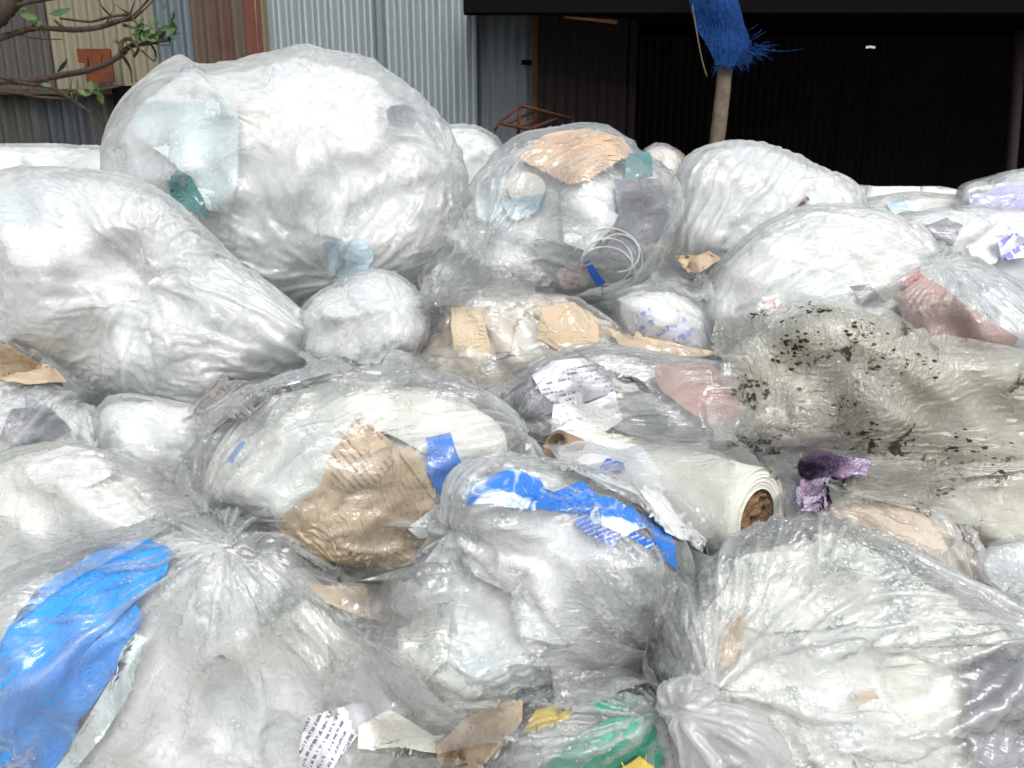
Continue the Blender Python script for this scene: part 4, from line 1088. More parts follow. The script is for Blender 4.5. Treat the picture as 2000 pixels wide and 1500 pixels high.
inside('B5', 'blue end flap of the small printed carton', 'flap', [(1140, 512), (1152, 508), (1180, 548), (1165, 556)], 'blue_text', 0.992, 24, seed=113, name='carton_flap')
# coil of strap
coil = empty('strap_coil', at(1195, 560, 2.0), 'loose coil of white packing strap low in the mixed scrap bag', 'strap')
b5 = BODIES['B5']; rng = np.random.default_rng(3)
for i in range(4):
    r = 40+9*i; cx, cy = 1190+rng.normal()*9, 512+rng.normal()*7
    a = np.linspace(-2.6+rng.normal()*.3, 1.9+rng.normal()*.4, 30)
    p = under(b5, 0.014)(cx+r*np.cos(a), cy+r*0.92*np.sin(a))
    tube('strap', p, 0.0028, M['white_strap'], coil, seg=5)
inside('B6', 'narrow brown strip glimpsed through the pleated bag', 'strip', [(1535, 425), (1575, 382), (1583, 388), (1548, 428)], 'card_brown', 0.985, 24, seed=114, name='brown_strip')
inside('B12', 'dusty reddish-brown carton pressed against film beside the muddy sheet', 'carton', [(1745, 580), (1800, 545), (1850, 570), (1920, 620), (1990, 660), (1960, 700), (1850, 690), (1780, 650)], 'pink', 0.95, 70, seed=115, name='brown_carton')
inside('B12', 'small dull red corner of packaging above the brown carton', 'packaging', [(1755, 545), (1795, 520), (1805, 545), (1775, 560)], 'red', 0.965, 30, seed=116, name='red_wrapper')
inside('B8', 'small pink smear of print inside the taut white bag', 'print', [(1488, 590), (1510, 584), (1518, 600), (1498, 605)], 'red', 0.96, 24, seed=117, name='pink_scrap')
inside('B8', 'slate film scrap near the neck of the taut white bag', 'film', [(1660, 560), (1700, 555), (1730, 590), (1690, 600)], 'grey_sheet', 0.96, 30, seed=118, name='film_scrap')
inside('B13', 'crumpled paper with lilac print in the small round bag', 'paper', [(1240, 620), (1270, 600), (1330, 605), (1360, 650), (1320, 680), (1260, 665)], 'lilac_print', 0.96, 50, seed=119, name='printed_paper')
inside('B10', 'folded lilac sheet stack beside the shed post', 'sheet', [(1895, 385), (1960, 362), (2050, 365), (2060, 420), (1960, 425), (1900, 415)], 'lilac', 0.97, 50, seed=120, name='lilac_sheet')
inside('B11', 'stiff white paper standing up among the grey scraps', 'paper', [(1890, 480), (1950, 430), (1975, 470), (1930, 520), (1895, 505)], 'white_sheet', 1.03, 50, seed=121, name='white_paper', curl=0.02)
inside('B11', 'scrap of white paper with blue and yellow print', 'paper', [(1940, 470), (1980, 462), (2020, 475), (2015, 505), (1945, 508)], 'lilac_print', 1.05, 40, seed=122, name='printed_scrap', curl=0.02)
inside('B11', 'slate film loop between the white scraps', 'film', [(1800, 440), (1850, 425), (1880, 440), (1860, 480), (1820, 475)], 'grey_sheet', 0.98, 50, seed=123, name='grey_film')
inside('B9', 'pale blue fold of film in the low bag', 'film', [(1730, 395), (1770, 385), (1775, 410), (1745, 420)], 'pale_blue', 0.98, 30, seed=124, name='film_scrap')
inside('B15', 'torn brown paper roll inside the crumpled parcel', 'paper', [(1060, 600), (1120, 590), (1170, 620), (1165, 670), (1100, 690), (1050, 660)], 'kraft', 0.985, 60, seed=125, name='brown_paper', iso=0.08)
inside('B15', 'pale brown paper flap at the left of the crumpled parcel', 'paper', [(880, 600), (940, 610), (960, 680), (920, 740), (890, 700)], 'kraft_light', 0.985, 50, seed=126, name='brown_paper', iso=0.08)
inside('B15', 'brown paper strip trailing right from the crumpled parcel', 'paper', [(1190, 640), (1300, 665), (1400, 690), (1330, 705), (1230, 690)], 'kraft', 0.99, 50, seed=127, name='paper_strip', iso=0.05)
inside('B16', 'white printed letter folded over in the clear bag', 'paper', [(1040, 735), (1080, 705), (1140, 700), (1195, 722), (1200, 765), (1150, 785), (1100, 800), (1060, 770)], 'text_paper', 1.0, 80, seed=128, name='printed_letter')
inside('B16', 'plain lilac-white sheet under the printed letter', 'paper', [(1080, 790), (1150, 785), (1200, 765), (1215, 820), (1170, 850), (1080, 845)], 'white_sheet', 0.99, 60, seed=129, name='white_sheet_of_paper')
inside('B16', 'dusty pink card folded at the right of the printed letter', 'card', [(1275, 715), (1380, 700), (1440, 745), (1450, 800), (1400, 830), (1340, 800), (1290, 760)], 'pink', 0.99, 70, seed=130, name='pink_card', iso=0.05, dirs=[((1280, 720), (1440, 830), 0.1)])
inside('B16', 'grey patterned film at the left of the printed letter', 'film', [(1005, 760), (1035, 735), (1060, 760), (1090, 800), (1040, 820), (1000, 800)], 'grey_sheet', 0.975, 50, seed=131, name='grey_film')
inside('B17', 'grey film folds in the half buried streaked bag', 'film', [(20, 800), (90, 790), (140, 840), (60, 870), (0, 860)], 'grey_sheet', 0.95, 50, seed=132, name='grey_film')
inside('B19', 'torn white foam sheet at the side in the clear bag', 'foam', [(60, 900), (130, 868), (195, 885), (215, 930), (130, 960), (70, 950)], 'white_sheet', 0.95, 60, seed=133, name='foam_sheet', smooth=1, iso=0.08, umax=0.02)
inside('B20', 'cream foam sheet arching over the brown sack', 'foam', [(650, 800), (720, 765), (820, 770), (920, 800), (980, 850), (960, 920), (860, 900), (760, 850), (680, 850)], 'cream_sheet', 0.95, 70, seed=134, name='foam_sheet', smooth=1, off=0.034)
sack = inside('B20', 'brown paper sack with gathered elastic mouth in the middle clear bag', 'sack', [(695, 818), (740, 842), (785, 880), (835, 950), (858, 1010), (850, 1060), (815, 1100), (745, 1112), (650, 1090), (545, 1050), (560, 1000), (625, 955), (648, 880)], 'kraft', 0.985, 130, seed=135, name='paper_sack', iso=0.02, dirs=[((700, 850), (740, 1090), 0.25)], knots=[(735, 1085, 0.45, 0.06)], umax=0.009, off=0.014)
patch('printed_flap', None, None, [(650, 880), (695, 820), (742, 846), (770, 900), (740, 940), (690, 960), (645, 950)], under(BODIES['B20'], 0.006), 1.0, M['kraft_text'], n=60, iso=0.02, seed=136, parent=sack, wob=0.001, umax=0.003)
inside('B20', 'torn pale cardboard strip between the brown sack and the blue film', 'cardboard', [(780, 882), (800, 868), (825, 905), (850, 965), (848, 972), (815, 930)], 'kraft_light', 1.0, 40, seed=137, name='cardboard_strip')
inside('B20', 'bright blue folded plastic beside the pale cardboard strip', 'plastic', [(833, 858), (878, 848), (896, 900), (925, 950), (900, 975), (850, 965), (835, 915)], 'blue_plastic', 0.995, 60, seed=138, name='blue_plastic', iso=0.05)
inside('B20', 'white paper corner pointing at the brown sack', 'paper', [(800, 1028), (862, 980), (864, 1040), (820, 1048)], 'white_sheet', 0.995, 30, seed=139, name='paper_corner')
inside('B20', 'small sliver of dark blue print near the left end of the middle bag', 'print', [(440, 895), (475, 860), (480, 868), (450, 905)], 'blue_plastic', 0.975, 20, seed=140, name='blue_sliver')
# foreground centre bag
inside('B22', 'large crumpled white sheet filling the centre foreground bag', 'sheet', [(915, 985), (1000, 975), (1110, 1000), (1200, 1060), (1195, 1180), (1100, 1260), (1010, 1240), (1000, 1150), (930, 1120), (900, 1050)], 'white_sheet', 0.96, 110, seed=141, name='white_sheet', iso=0.05)
inside('B22', 'cream foam block low in the centre foreground bag', 'foam', [(780, 1230), (830, 1205), (880, 1210), (870, 1290), (830, 1330), (780, 1290)], 'cream_sheet', 0.95, 50, seed=142, name='foam_block')
inside('B22', 'crumpled blue and white film at the left crest of the centre bag', 'film', [(900, 962), (930, 935), (1000, 918), (1050, 935), (1075, 970), (1040, 995), (960, 985), (910, 985)], 'blue_white', 1.0, 80, seed=143, name='blue_film', iso=0.14)
inside('B22', 'peaked blue film fold in the middle of the centre bag crest', 'film', [(1040, 945), (1070, 965), (1110, 950), (1135, 942), (1172, 975), (1150, 1003), (1090, 1000), (1045, 992)], 'blue_plastic', 1.0, 70, seed=146, name='blue_film', iso=0.14)
inside('B22', 'dark and light blue film folds curving round the printed tag', 'film', [(1130, 985), (1180, 975), (1235, 995), (1260, 1030), (1220, 1050), (1160, 1020)], 'blue_white', 0.99, 60, seed=147, name='blue_film', iso=0.14)
inside('B22', 'oval blue tag with fine white print in the centre bag', 'tag', [(1120, 1010), (1165, 1000), (1205, 1010), (1218, 1035), (1200, 1068), (1160, 1050), (1130, 1030)], 'blue_text', 1.0, 60, seed=148, name='printed_tag', iso=0.06)
inside('B22', 'slim blue strip lettered in white below the oval tag', 'strip', [(1212, 1035), (1222, 1030), (1276, 1062), (1268, 1075)], 'blue_text', 1.005, 30, seed=149, name='printed_strip')
inside('B22', 'deep blue film at the right shoulder of the centre bag', 'film', [(1245, 1000), (1285, 1010), (1312, 1060), (1318, 1110), (1290, 1090), (1270, 1040)], 'blue_plastic', 0.985, 50, seed=150, name='blue_film')
# near left bag
inside('B21', 'bright blue plastic bundle crumpled inside the near left bag', 'plastic', [(-20, 1300), (20, 1225), (80, 1150), (190, 1080), (290, 1052), (335, 1075), (322, 1125), (262, 1165), (278, 1210), (240, 1290), (200, 1350), (150, 1410), (150, 1490), (60, 1580), (-30, 1560), (-50, 1420)], 'sky_plastic', 0.975, 150, seed=151, name='blue_bundle', iso=0.03, off=0.006, umax=0.008, wob=0.002, dirs=[((0, 1400), (250, 1100), 0.08)])
inside('B21', 'pale aqua film folded along the edge of the blue bundle', 'film', [(215, 1330), (262, 1240), (285, 1250), (265, 1330), (200, 1440), (130, 1520), (110, 1500), (160, 1420)], 'aqua', 0.985, 70, seed=152, name='aqua_film', iso=0.06)
inside('B21', 'crumpled paper with bold black print low in the near left bag', 'paper', [(585, 1470), (600, 1400), (650, 1385), (715, 1370), (728, 1400), (680, 1460), (640, 1510), (600, 1530)], 'text_paper2', 0.985, 70, seed=153, name='printed_paper')
inside('B21', 'brown paper wedge under the film band of the near left bag', 'paper', [(600, 1140), (700, 1145), (820, 1165), (775, 1220), (700, 1200), (640, 1175)], 'kraft', 1.02, 60, seed=154, name='brown_paper')
inside('B21', 'cream foam wedge between the pleats of the near left bag', 'foam', [(550, 1200), (600, 1170), (640, 1240), (640, 1300), (590, 1270)], 'cream_sheet', 0.96, 40, seed=155, name='foam_wedge')
# near green bag
inside('B24', 'yellow wrapper at the left of the near pleated bag', 'wrapper', [(1020, 1425), (1045, 1385), (1085, 1370), (1120, 1378), (1110, 1400), (1060, 1420)], 'yellow', 0.975, 40, seed=156, name='yellow_wrapper')
inside('B24', 'bright green packaging under the pleats of the near bag', 'packaging', [(1040, 1540), (1110, 1450), (1190, 1405), (1270, 1400), (1300, 1470), (1260, 1560), (1150, 1600)], 'green', 0.965, 70, seed=157, name='green_packaging')
inside('B24', 'small yellow label beside the green packaging', 'label', [(1200, 1495), (1245, 1468), (1275, 1490), (1240, 1540), (1200, 1530)], 'yellow', 0.985, 30, seed=158, name='yellow_label')
inside('B24', 'thin green band near the knot of the near bag', 'band', [(1150, 1378), (1200, 1362), (1260, 1362), (1230, 1385), (1170, 1395)], 'green', 0.97, 30, seed=159, name='green_band')
# near right bag
inside('B23', 'cream foam lump at the crown of the near right bag', 'foam', [(1400, 1120), (1480, 1080), (1620, 1085), (1720, 1120), (1700, 1200), (1560, 1230), (1440, 1220)], 'cream_sheet', 0.95, 80, seed=160, name='foam_lump', smooth=1)
inside('B23', 'small brown tube beside the knot of the near right bag', 'tube', [(1412, 1240), (1440, 1200), (1455, 1215), (1445, 1280), (1415, 1330), (1405, 1310)], 'kraft', 0.98, 40, seed=161, name='brown_tube')
inside('B23', 'dark slate panel at the far side of the near right bag', 'panel', [(1895, 1290), (1960, 1262), (2060, 1240), (2100, 1400), (2040, 1540), (1905, 1500), (1890, 1400)], 'grey_sheet', 0.97, 60, seed=162, name='slate_plastic')
inside('B23', 'small tan scrap in the middle of the near right bag', 'scrap', [(1665, 1360), (1700, 1345), (1712, 1362), (1680, 1378)], 'kraft', 0.975, 20, seed=163, name='tan_scrap')
inside('B25', 'wet brown carton face under clear wrap', 'carton', [(1600, 1000), (1700, 985), (1800, 1000), (1850, 1060), (1830, 1120), (1700, 1130), (1600, 1080)], 'wet_brown', 0.96, 60, seed=164, name='brown_carton')

# ------------------------------------------------------------------ the draped front of the heap: a depth field from what is already built
gx0, gx1, gy0, gy1, gs = -200, 2200, 200, 1700, 12
gw, gh = (gx1-gx0)//gs, (gy1-gy0)//gs
DEP = np.full((gh, gw), 9.0)
def splat(P):
    q = P.reshape(-1, 3)-CAM
    dd = q@FWD; xx = 1000+FPX*(q@RGT)/dd; yy = 750-FPX*(q@UPV)/dd
    i = ((yy-gy0)/gs).astype(int); j = ((xx-gx0)/gs).astype(int)
    ok = (i >= 0) & (i < gh) & (j >= 0) & (j < gw)
    np.minimum.at(DEP, (i[ok], j[ok]), dd[ok])
splat(HP)
for b in BODIES.values(): splat(front_points(b))
DEP = fill_holes(DEP, 8, 6, 3.0)
def smoothed(D, it):
    D = D.copy()
    for _ in range(it):
        E = np.pad(D, 1, mode='edge')
        D2 = (E[:-2, 1:-1]+E[2:, 1:-1]+E[1:-1, :-2]+E[1:-1, 2:]+4*D)/8
        D = np.minimum(D2, D+0.004) if it > 6 else D2
    return D
def drape(sm=5, lift=0.01):
    D = np.minimum(smoothed(DEP, sm), DEP+0.0) if sm else DEP
    D = smoothed(D, 1)
    def f(px, py):
        x = np.clip((px-gx0)/gs-0.5, 0, gw-1.001); y = np.clip((py-gy0)/gs-0.5, 0, gh-1.001)
        i = y.astype(int); j = x.astype(int); fy = y-i; fx_ = x-j
        d = D[i, j]*(1-fy)*(1-fx_)+D[i+1, j]*fy*(1-fx_)+D[i, j+1]*(1-fy)*fx_+D[i+1, j+1]*fy*fx_
        d = d-lift
        return CAM+(FWD+RGT*((px-1000)/FPX)[..., None]+UPV*((750-py)/FPX)[..., None])*d[..., None]
    return f
def loose(label, outline, mat, n=110, sm=5, lift=0.008, name='film_sheet', cat='film', redo=True, **kw):
    kw.setdefault('iso', 0.05); kw.setdefault('wob', 0.006)
    o = patch(name, label, cat, outline, drape(sm, lift), 1, M[mat], n=n, **kw)
    if redo:
        a = np.empty(len(o.data.vertices)*3, np.float32); o.data.vertices.foreach_get('co', a)
        splat(a.reshape(-1, 3)+np.array(o.location))
    return o

# dirty sheet: soiled film thrown over a half-empty bag on the right of the heap
bag('B30', 'slack pale bag lying underneath the muddy film sheet', [(1420, 700), (1460, 650), (1530, 620), (1640, 600), (1735, 620), (1795, 660), (1900, 680), (2060, 710), (2120, 820), (2100, 930), (1960, 960), (1800, 950), (1640, 900), (1500, 870), (1430, 800)],
    1.70, 0.09, 200, M['film_cream'], M['fill_olive'], seed=30, lump=0.03, iso=0.04, ridge=0.008, fk=0.85)
splat(front_points(BODIES['B30']))
for lab, ol, sd2, kn, dr in [('upper muddy film sheet with a crest of dark mud along its top', [(1392, 660), (1400, 625), (1470, 612), (1530, 598), (1640, 583), (1735, 608), (1795, 648), (1780, 700), (1740, 770), (1640, 830), (1520, 850), (1440, 800), (1410, 730)], 31, [(1500, 810, 0.35, 0.2), (1700, 700, 0.2, 0.1)], [((1420, 640), (1560, 830), 0.05)]),
                        ('long muddy film sheet trailing right with brown flecks', [(1500, 800), (1620, 770), (1700, 680), (1795, 648), (1900, 662), (2060, 700), (2120, 820), (2100, 920), (1960, 950), (1850, 958), (1760, 915), (1700, 898), (1600, 880), (1480, 880), (1440, 840)], 32, [(1690, 860, 0.4, 0.22), (1560, 850, 0.3, 0.1)], [((1650, 800), (2000, 830), 0.06)])]:
    o = loose(lab, ol, 'film_dirty', 200, 7, 0.014, seed=sd2, iso=0.03, kb=0.8, levels=((8, 50), (4, 40), (2, 30), (1, 15)), knots=kn, dirs=dr, name='muddy_film', fine=1.03)
    a = np.empty(len(o.data.vertices)*3, np.float32); o.data.vertices.foreach_get('co', a); a = a.reshape(200, 200, 3)+np.array(o.location)
    mud_list = (mud_list if sd2 == 32 else [])+[(o, a)]
rng = np.random.default_rng(8)
V = []; F = []
cl = [(1590, 605, 40, 10), (1560, 650, 60, 40), (1690, 640, 50, 30), (1480, 620, 30, 12), (1540, 690, 40, 30), (1660, 790, 40, 12), (1900, 880, 70, 40), (1955, 930, 16, 12), (1450, 770, 30, 40), (1700, 850, 30, 30), (1750, 700, 100, 60)]
Pm = np.concatenate([a.reshape(-1, 3) for _, a in mud_list]); q = Pm-CAM; dd = q@FWD; MX = 1000+FPX*(q@RGT)/dd; MY = 750-FPX*(q@UPV)/dd; Nm = np.concatenate([orient(a, normals_of(a)).reshape(-1, 3) for _, a in mud_list])
front = np.sum(Nm*(CAM-Pm), 1) > 0
idf = np.nonzero(front)[0]
for cx, cy, sx_, sy_ in cl:
    for k in range(70):
        x, y = cx+rng.normal()*sx_*0.5, cy+rng.normal()*sy_*0.5
        i = idf[np.argmin((MX[idf]-x)**2+(MY[idf]-y)**2)]
        nrm = Nm[i]/max(np.linalg.norm(Nm[i]), 1e-9)
        r = 0.0007+0.0042*rng.random()**4
        t1 = np.cross(nrm, [0.1, 0.4, 0.9]); t1 /= np.linalg.norm(t1); t2 = np.cross(nrm, t1)
        b0 = len(V); m = 8
        for a in range(m):
            rr = r*rng.uniform(0.5, 1.5); V.append(Pm[i]+(t1*math.cos(a*6.28/m)*1.6+t2*math.sin(a*6.28/m))*rr)
        for a in range(m):
            rr = r*rng.uniform(0.3, 0.8); V.append(Pm[i]+(t1*math.cos(a*6.28/m)*1.6+t2*math.sin(a*6.28/m))*rr+nrm*r*rng.uniform(.2, .5))
        V.append(Pm[i]+nrm*r*0.5)
        for a in range(m):
            F.append((b0+a, b0+(a+1) % m, b0+m+(a+1) % m, b0+m+a)); F.append((b0+m+a, b0+m+(a+1) % m, b0+2*m))
M['mud'] = paper('mud_crumbs', (0.035, 0.022, 0.012), (0.07, 0.042, 0.02), 0.9, 0.1, scale=200)
o = add_mesh('mud_crumbs', V, F, M['mud'], mud_list[1][0]); o['kind'] = 'stuff'

# the roll of film
M['roll_film'] = paper('rolled_film', (0.74, 0.74, 0.66), (0.68, 0.68, 0.60), 0.35, 0.5, scale=14, bump=0.2)
M['core'] = paper('roll_core_stuffing', (0.30, 0.19, 0.11), (0.20, 0.12, 0.07), 0.85, 0.2, scale=40, bump=0.7, mottle=18)
roll = empty('film_roll', at(1400, 1060, 1.40), 'thick roll of off-white film with a brown stuffed core, lying across the heap', 'roll')
A = at(1130, 905, 1.60); Bp = at(1478, 1012, 1.28)
ax = (Bp-A)/np.linalg.norm(Bp-A)
ux = np.cross(ax, [0, 0, 1.0]); ux /= np.linalg.norm(ux); uz = np.cross(ux, ax)
if uz[2] < 0: uz = -uz
ns, nl = 110, 120
RO, RI = 0.088, 0.052
th = np.linspace(0, 2*math.pi, ns)[:, None]*np.ones((1, nl)); tl = np.ones((ns, 1))*np.linspace(0, 1, nl)[None, :]
Lr = np.linalg.norm(Bp-A)
rad = RO*(1.0-0.25*(1-tl)**2*0.6)+0.0022*np.sin(tl*46+3*np.sin(th*2))*np.clip(1-tl*1.05, 0, 1)+0.0016*np.sin(th*9+tl*14)*(tl < .96)
Pr = A+ax*(tl*Lr)[..., None]+(ux*np.cos(th)[..., None]+uz*np.sin(th)[..., None])*rad[..., None]
grid_mesh('wrapped_film', Pr, M['roll_film'], roll)
# end face: edges of the windings
nr = 46; rr = np.linspace(RO*1.0, RI, nr)
th2 = np.linspace(0, 2*math.pi, ns)[:, None]*np.ones((1, nr)); r2 = np.ones((ns, 1))*rr[None, :]
rng = np.random.default_rng(5)
step = np.repeat(rng.uniform(-0.0018, 0.0018, nr//2+1), 2)[:nr][None, :]+0.010*np.exp(-((r2-RO)/0.006)**2)*-1
Pe = Bp+ax*(step+0*th2)[..., None]+(ux*np.cos(th2)[..., None]+uz*np.sin(th2)[..., None])*r2[..., None]
grid_mesh('winding_edges', Pe, M['roll_film'], roll)
nr = 24; rr = np.linspace(RI, 0.001, nr); th3 = np.linspace(0, 2*math.pi, 60)[:, None]*np.ones((1, nr)); r3 = np.ones((60, 1))*rr[None, :]
base = Bp+(ux*np.cos(th3)[..., None]+uz*np.sin(th3)[..., None])*r3[..., None]
dn = -0.012*(r3 < RI*0.98)+0.006*noise3(base, 0.03, rng, 12)*(r3 < RI*0.9)
grid_mesh('stuffed_core', base+ax*dn[..., None], M['core'], roll)
splat(Pr); splat(Pe)
# open cardboard tube at the other end
tb = empty('cardboard_tube', at(1080, 900, 1.5), 'open end of a brown cardboard tube under white film beside the roll', 'tube')
Ct = at(1082, 880, 1.50); at_ax = at(1200, 925, 1.58)-Ct; at_ax /= np.linalg.norm(at_ax)
u1 = np.cross(at_ax, [0, 0, 1.0]); u1 /= np.linalg.norm(u1); u2 = np.cross(u1, at_ax)
tt = np.linspace(0, 2*math.pi, 50)[:, None]; prof = [(0.044, 0.14), (0.044, 0), (0.037, 0), (0.037, 0.14)]
Pt = np.stack([Ct+at_ax*l+(u1*np.cos(tt)+u2*np.sin(tt))*r for r, l in prof], 1)
M['tube_card'] = paper('tube_card', (0.36, 0.26, 0.18), (0.28, 0.20, 0.13), 0.8, 0.2)
grid_mesh('tube_wall', Pt, M['tube_card'], tb, smooth=False)
rr_ = np.linspace(0.037, 0.0, 4)[None, :]
grid_mesh('tube_shade_cap', Ct+at_ax*0.05+(u1*np.cos(tt)[..., None]+u2*np.sin(tt)[..., None])*rr_[..., None], M['grey_sheet'], tb)  # dark disc added inside the tube to stand for its shaded hollow

# ------------------------------------------------------------------ loose sheets bridging the bags
loose('white film hanging from the roll towards the blue printed film', [(1085, 845), (1180, 850), (1250, 870), (1290, 920), (1330, 1000), (1390, 1075), (1300, 1040), (1240, 970), (1160, 930), (1100, 910)], 'white_sheet', 110, 3, 0.004, iso=0.012, dirs=[((1100, 860), (1380, 1060), 0.05)], seed=201)
loose('small blue and white wrapper corner on the film of the roll', [(1165, 925), (1185, 895), (1218, 905), (1222, 918), (1190, 925)], 'blue_text', 40, 2, 0.006, seed=202, name='wrapper', cat='wrapper', iso=0.08)
loose('slack clear film drawn over the body of the roll', [(1060, 870), (1150, 842), (1300, 850), (1420, 878), (1445, 930), (1415, 1010), (1395, 1050), (1330, 1045), (1250, 985), (1130, 930)], 'film_semi', 130, 3, 0.012, iso=0.008, dirs=[((1100, 870), (1450, 1000), 0.035)], seed=231)
loose('flap of clear film standing straight beside the core end of the roll', [(1470, 880), (1562, 888), (1560, 960), (1548, 1020), (1530, 1030), (1535, 960), (1500, 920)], 'film_clear', 80, 3, 0.004, iso=0.01, seed=203)
loose('brown film flap below the purple cloth', [(1610, 955), (1650, 925), (1760, 925), (1840, 950), (1860, 985), (1760, 985), (1620, 985)], 'film_dirty', 70, 4, 0.006, seed=205, iso=0.06)
loose('clear film tail fanning out from the gather of the near left bag', [(205, 880), (300, 850), (350, 880), (380, 950), (440, 1030), (470, 1060), (400, 1040), (320, 1000), (250, 950)], 'film_semi', 100, 5, 0.012, seed=206, knots=[(440, 1040, 0.4, 0.2)])
loose('bunched milky film lying in the crease below the brown sack bag', [(440, 1055), (600, 1095), (760, 1135), (880, 1110), (900, 1160), (760, 1195), (600, 1165), (480, 1110)], 'film_semi', 110, 8, 0.018, seed=207, smooth=1, iso=0.03, dirs=[((450, 1070), (880, 1140), 0.10)])
loose('clear film neck running from the centre bag down to the big knot', [(1090, 1180), (1170, 1070), (1260, 1080), (1340, 1130), (1385, 1230), (1395, 1350), (1330, 1380), (1260, 1330), (1170, 1345), (1085, 1370), (1075, 1280)], 'film_clear', 150, 6, 0.014, seed=208, knots=[(1350, 1370, 0.5, 0.2)], iso=0.05)
loose('crumpled clear film edge beside the big knot', [(1080, 1290), (1160, 1240), (1260, 1260), (1300, 1340), (1210, 1350), (1130, 1385), (1075, 1370)], 'film_semi', 110, 4, 0.016, seed=209, iso=0.10)
loose('cream plastic sheet with a straight lower edge under the centre bag', [(700, 1420), (760, 1385), (850, 1432), (990, 1430), (960, 1480), (840, 1470), (700, 1462)], 'cream_sheet', 90, 4, 0.01, seed=210, name='cream_sheet', cat='sheet', iso=0.05)
loose('grey-brown board wedged between the centre bag and the near pleated bag', [(850, 1460), (900, 1410), (990, 1375), (1022, 1365), (1015, 1400), (960, 1475), (930, 1510), (860, 1500)], 'kraft', 60, 3, 0.012, seed=211, name='brown_board', cat='board', iso=0.02)
loose('cream film bag bottom sagging below the cream sheet', [(690, 1470), (840, 1475), (950, 1490), (960, 1560), (680, 1570)], 'film_dirty', 80, 5, 0.012, seed=212)
loose('dark brown carton corner under clear film below the twisted bag', [(378, 802), (425, 742), (470, 752), (505, 762), (470, 790), (420, 815)], 'card_brown', 60, 4, 0.012, seed=213, name='brown_carton', cat='carton', iso=0.03)
loose('clear torn film over the dark brown carton corner', [(370, 806), (420, 738), (450, 742), (510, 765), (470, 800), (415, 822)], 'film_clear', 70, 3, 0.012, seed=214, iso=0.12)
loose('grey-brown paper poking out under the edge of the twisted bag', [(-20, 670), (20, 665), (80, 700), (130, 745), (60, 755), (-20, 745)], 'kraft', 60, 4, 0.004, seed=215, name='brown_paper', cat='paper', iso=0.05)
loose('milky film skirt joining the twisted bag to the middle bag', [(360, 820), (450, 770), (560, 735), (640, 700), (700, 725), (600, 745), (480, 790), (400, 850)], 'film_semi', 100, 7, 0.006, seed=216, dirs=[((380, 830), (660, 720), 0.12)])
loose('creased film fan under the neck of the mixed scrap bag', [(815, 600), (830, 540), (880, 490), (940, 460), (1010, 480), (1060, 530), (1030, 580), (940, 600)], 'film_clear', 110, 5, 0.012, seed=217, knots=[(945, 470, 0.4, 0.12)])
loose('clear film apron between the crumpled parcel and the printed letter bag', [(780, 700), (870, 680), (960, 690), (1060, 670), (1100, 700), (1010, 750), (930, 800), (850, 770), (790, 740)], 'film_clear', 110, 6, 0.010, seed=218, iso=0.09)
loose('flat clear film over the dusty pink card', [(1120, 690), (1280, 680), (1420, 710), (1460, 790), (1430, 870), (1300, 880), (1180, 830), (1250, 760)], 'film_clear', 110, 5, 0.010, seed=219, dirs=[((1150, 800), (1430, 740), 0.08)])
loose('white film flap tucked behind the muddy film', [(1250, 480), (1300, 470), (1380, 520), (1400, 580), (1360, 590), (1280, 545)], 'film_semi', 80, 6, 0.004, seed=220)
loose('small tan paper scrap between the pleated bag and the scrap bag', [(1322, 500), (1350, 497), (1408, 500), (1370, 530), (1345, 540)], 'kraft', 50, 4, 0.004, seed=221, name='paper_scrap', cat='paper')
loose('white film skirt below the small upright roll bag', [(590, 690), (690, 720), (780, 690), (830, 700), (790, 750), (700, 745), (620, 740)], 'film_semi', 80, 7, 0.006, seed=222)
loose('clear film ruffle at the side below the streaked bag', [(-40, 1010), (60, 1000), (160, 1010), (260, 1030), (330, 1030), (240, 1080), (120, 1140), (0, 1230), (-60, 1200)], 'film_semi', 120, 6, 0.012, seed=223, knots=[(420, 1035, 0.3, 0.3)])
loose('crinkled pale green film at the right side of the heap', [(1900, 1090), (1960, 1050), (2040, 1060), (2040, 1180), (1960, 1160)], 'film_clear', 80, 4, 0.008, seed=224, iso=0.12)

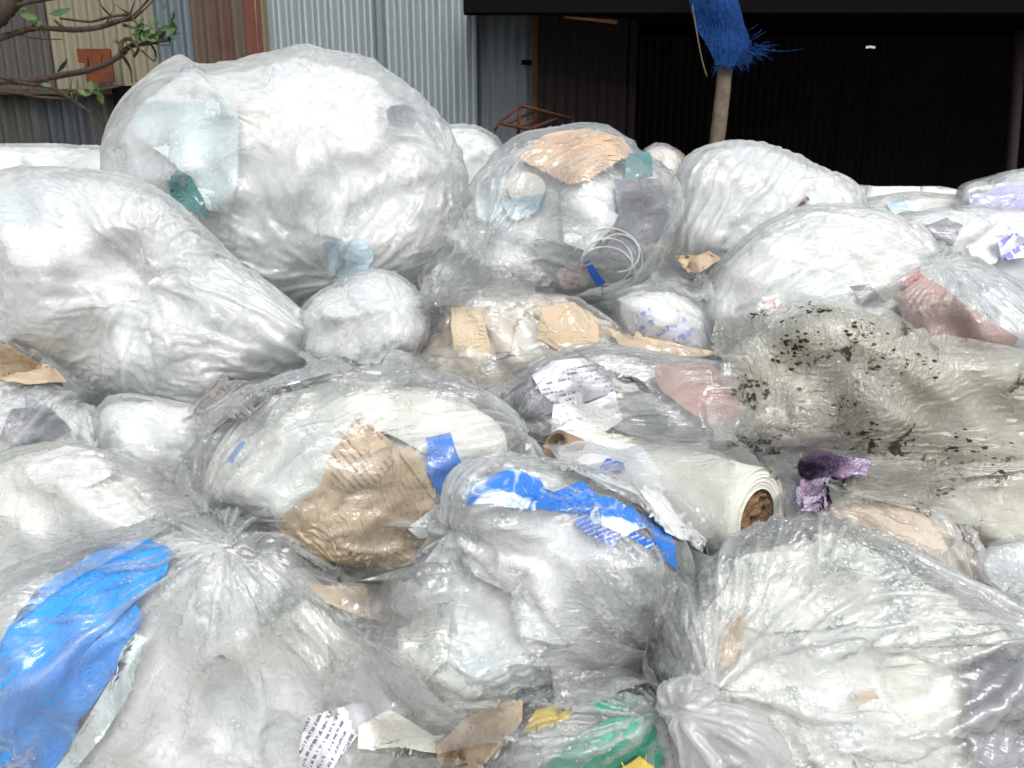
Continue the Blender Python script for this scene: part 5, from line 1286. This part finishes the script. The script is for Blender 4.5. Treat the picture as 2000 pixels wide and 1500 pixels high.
loose('thin clear film bridging the brown sack bag and the near left bag', [(640, 1150), (760, 1130), (850, 1150), (870, 1230), (800, 1290), (740, 1260), (680, 1200)], 'film_clear', 90, 8, 0.02, seed=225)
loose('white plastic skirt spreading under the centre bag towards the near left bag', [(700, 1240), (800, 1280), (880, 1380), (1000, 1370), (1010, 1440), (860, 1470), (740, 1440), (690, 1340)], 'film_semi', 110, 10, 0.015, seed=226)
loose('olive-stained film apron hanging from the muddy film bag', [(1560, 880), (1720, 885), (1860, 940), (2030, 920), (2060, 1010), (1900, 1030), (1760, 985), (1600, 960)], 'film_dirty', 120, 8, 0.010, seed=228, iso=0.09, dirs=[((1560, 900), (2000, 960), 0.06)])
loose('pale torn film lip at the left end of the muddy film bag', [(1380, 780), (1440, 790), (1560, 830), (1680, 850), (1640, 890), (1500, 880), (1400, 860)], 'film_dirty', 90, 4, 0.014, seed=229, iso=0.12)

loose('purple floral patterned cloth crumpled under the muddy film', [(1562, 900), (1590, 880), (1640, 888), (1700, 905), (1690, 930), (1640, 925), (1612, 950), (1600, 1000), (1565, 1000), (1560, 950)], 'purple', 90, 5, 0.022, seed=204, name='patterned_cloth', cat='cloth', iso=0.06)

# ------------------------------------------------------------------ knots tied in the near bags
def knot(parent_key, outline, d, T, n, mat, seed, knots=(), **kw):
    b = bag('K%d' % seed, 'x', outline, d, T, n, M[mat], None, seed=seed, knots=knots, name='knot', lump=0.012, ridge=0.003, **kw)
    o = b.obj; p = BODIES[parent_key].obj
    for kx in ('label', 'category', 'group'):
        if kx in o: del o[kx]
    mw = o.location.copy(); o.parent = p; o.matrix_parent_inverse = Matrix.Translation(-Vector(p.location))
    return o
knot('B23', [(1278, 1380), (1290, 1335), (1340, 1315), (1395, 1335), (1420, 1370), (1400, 1410), (1340, 1425), (1300, 1410)], 0.97, 0.035, 90, 'film_thick', 301, knots=[(1320, 1400, 0.4, 0.07, 0.01)], iso=0.02, pamp=0.004, pcount=30)
knot('B23', [(1310, 1400), (1370, 1375), (1450, 1385), (1520, 1430), (1555, 1500), (1540, 1560), (1440, 1580), (1350, 1540), (1330, 1470)], 0.96, 0.04, 120, 'film_thick', 302, knots=[(1325, 1395, 0.5, 0.12, 0.0)], iso=0.02, pamp=0.005, pcount=40)
knot('B5', [(915, 450), (945, 440), (970, 465), (960, 495), (925, 495)], 2.02, 0.02, 40, 'film_semi', 304, iso=0.06)
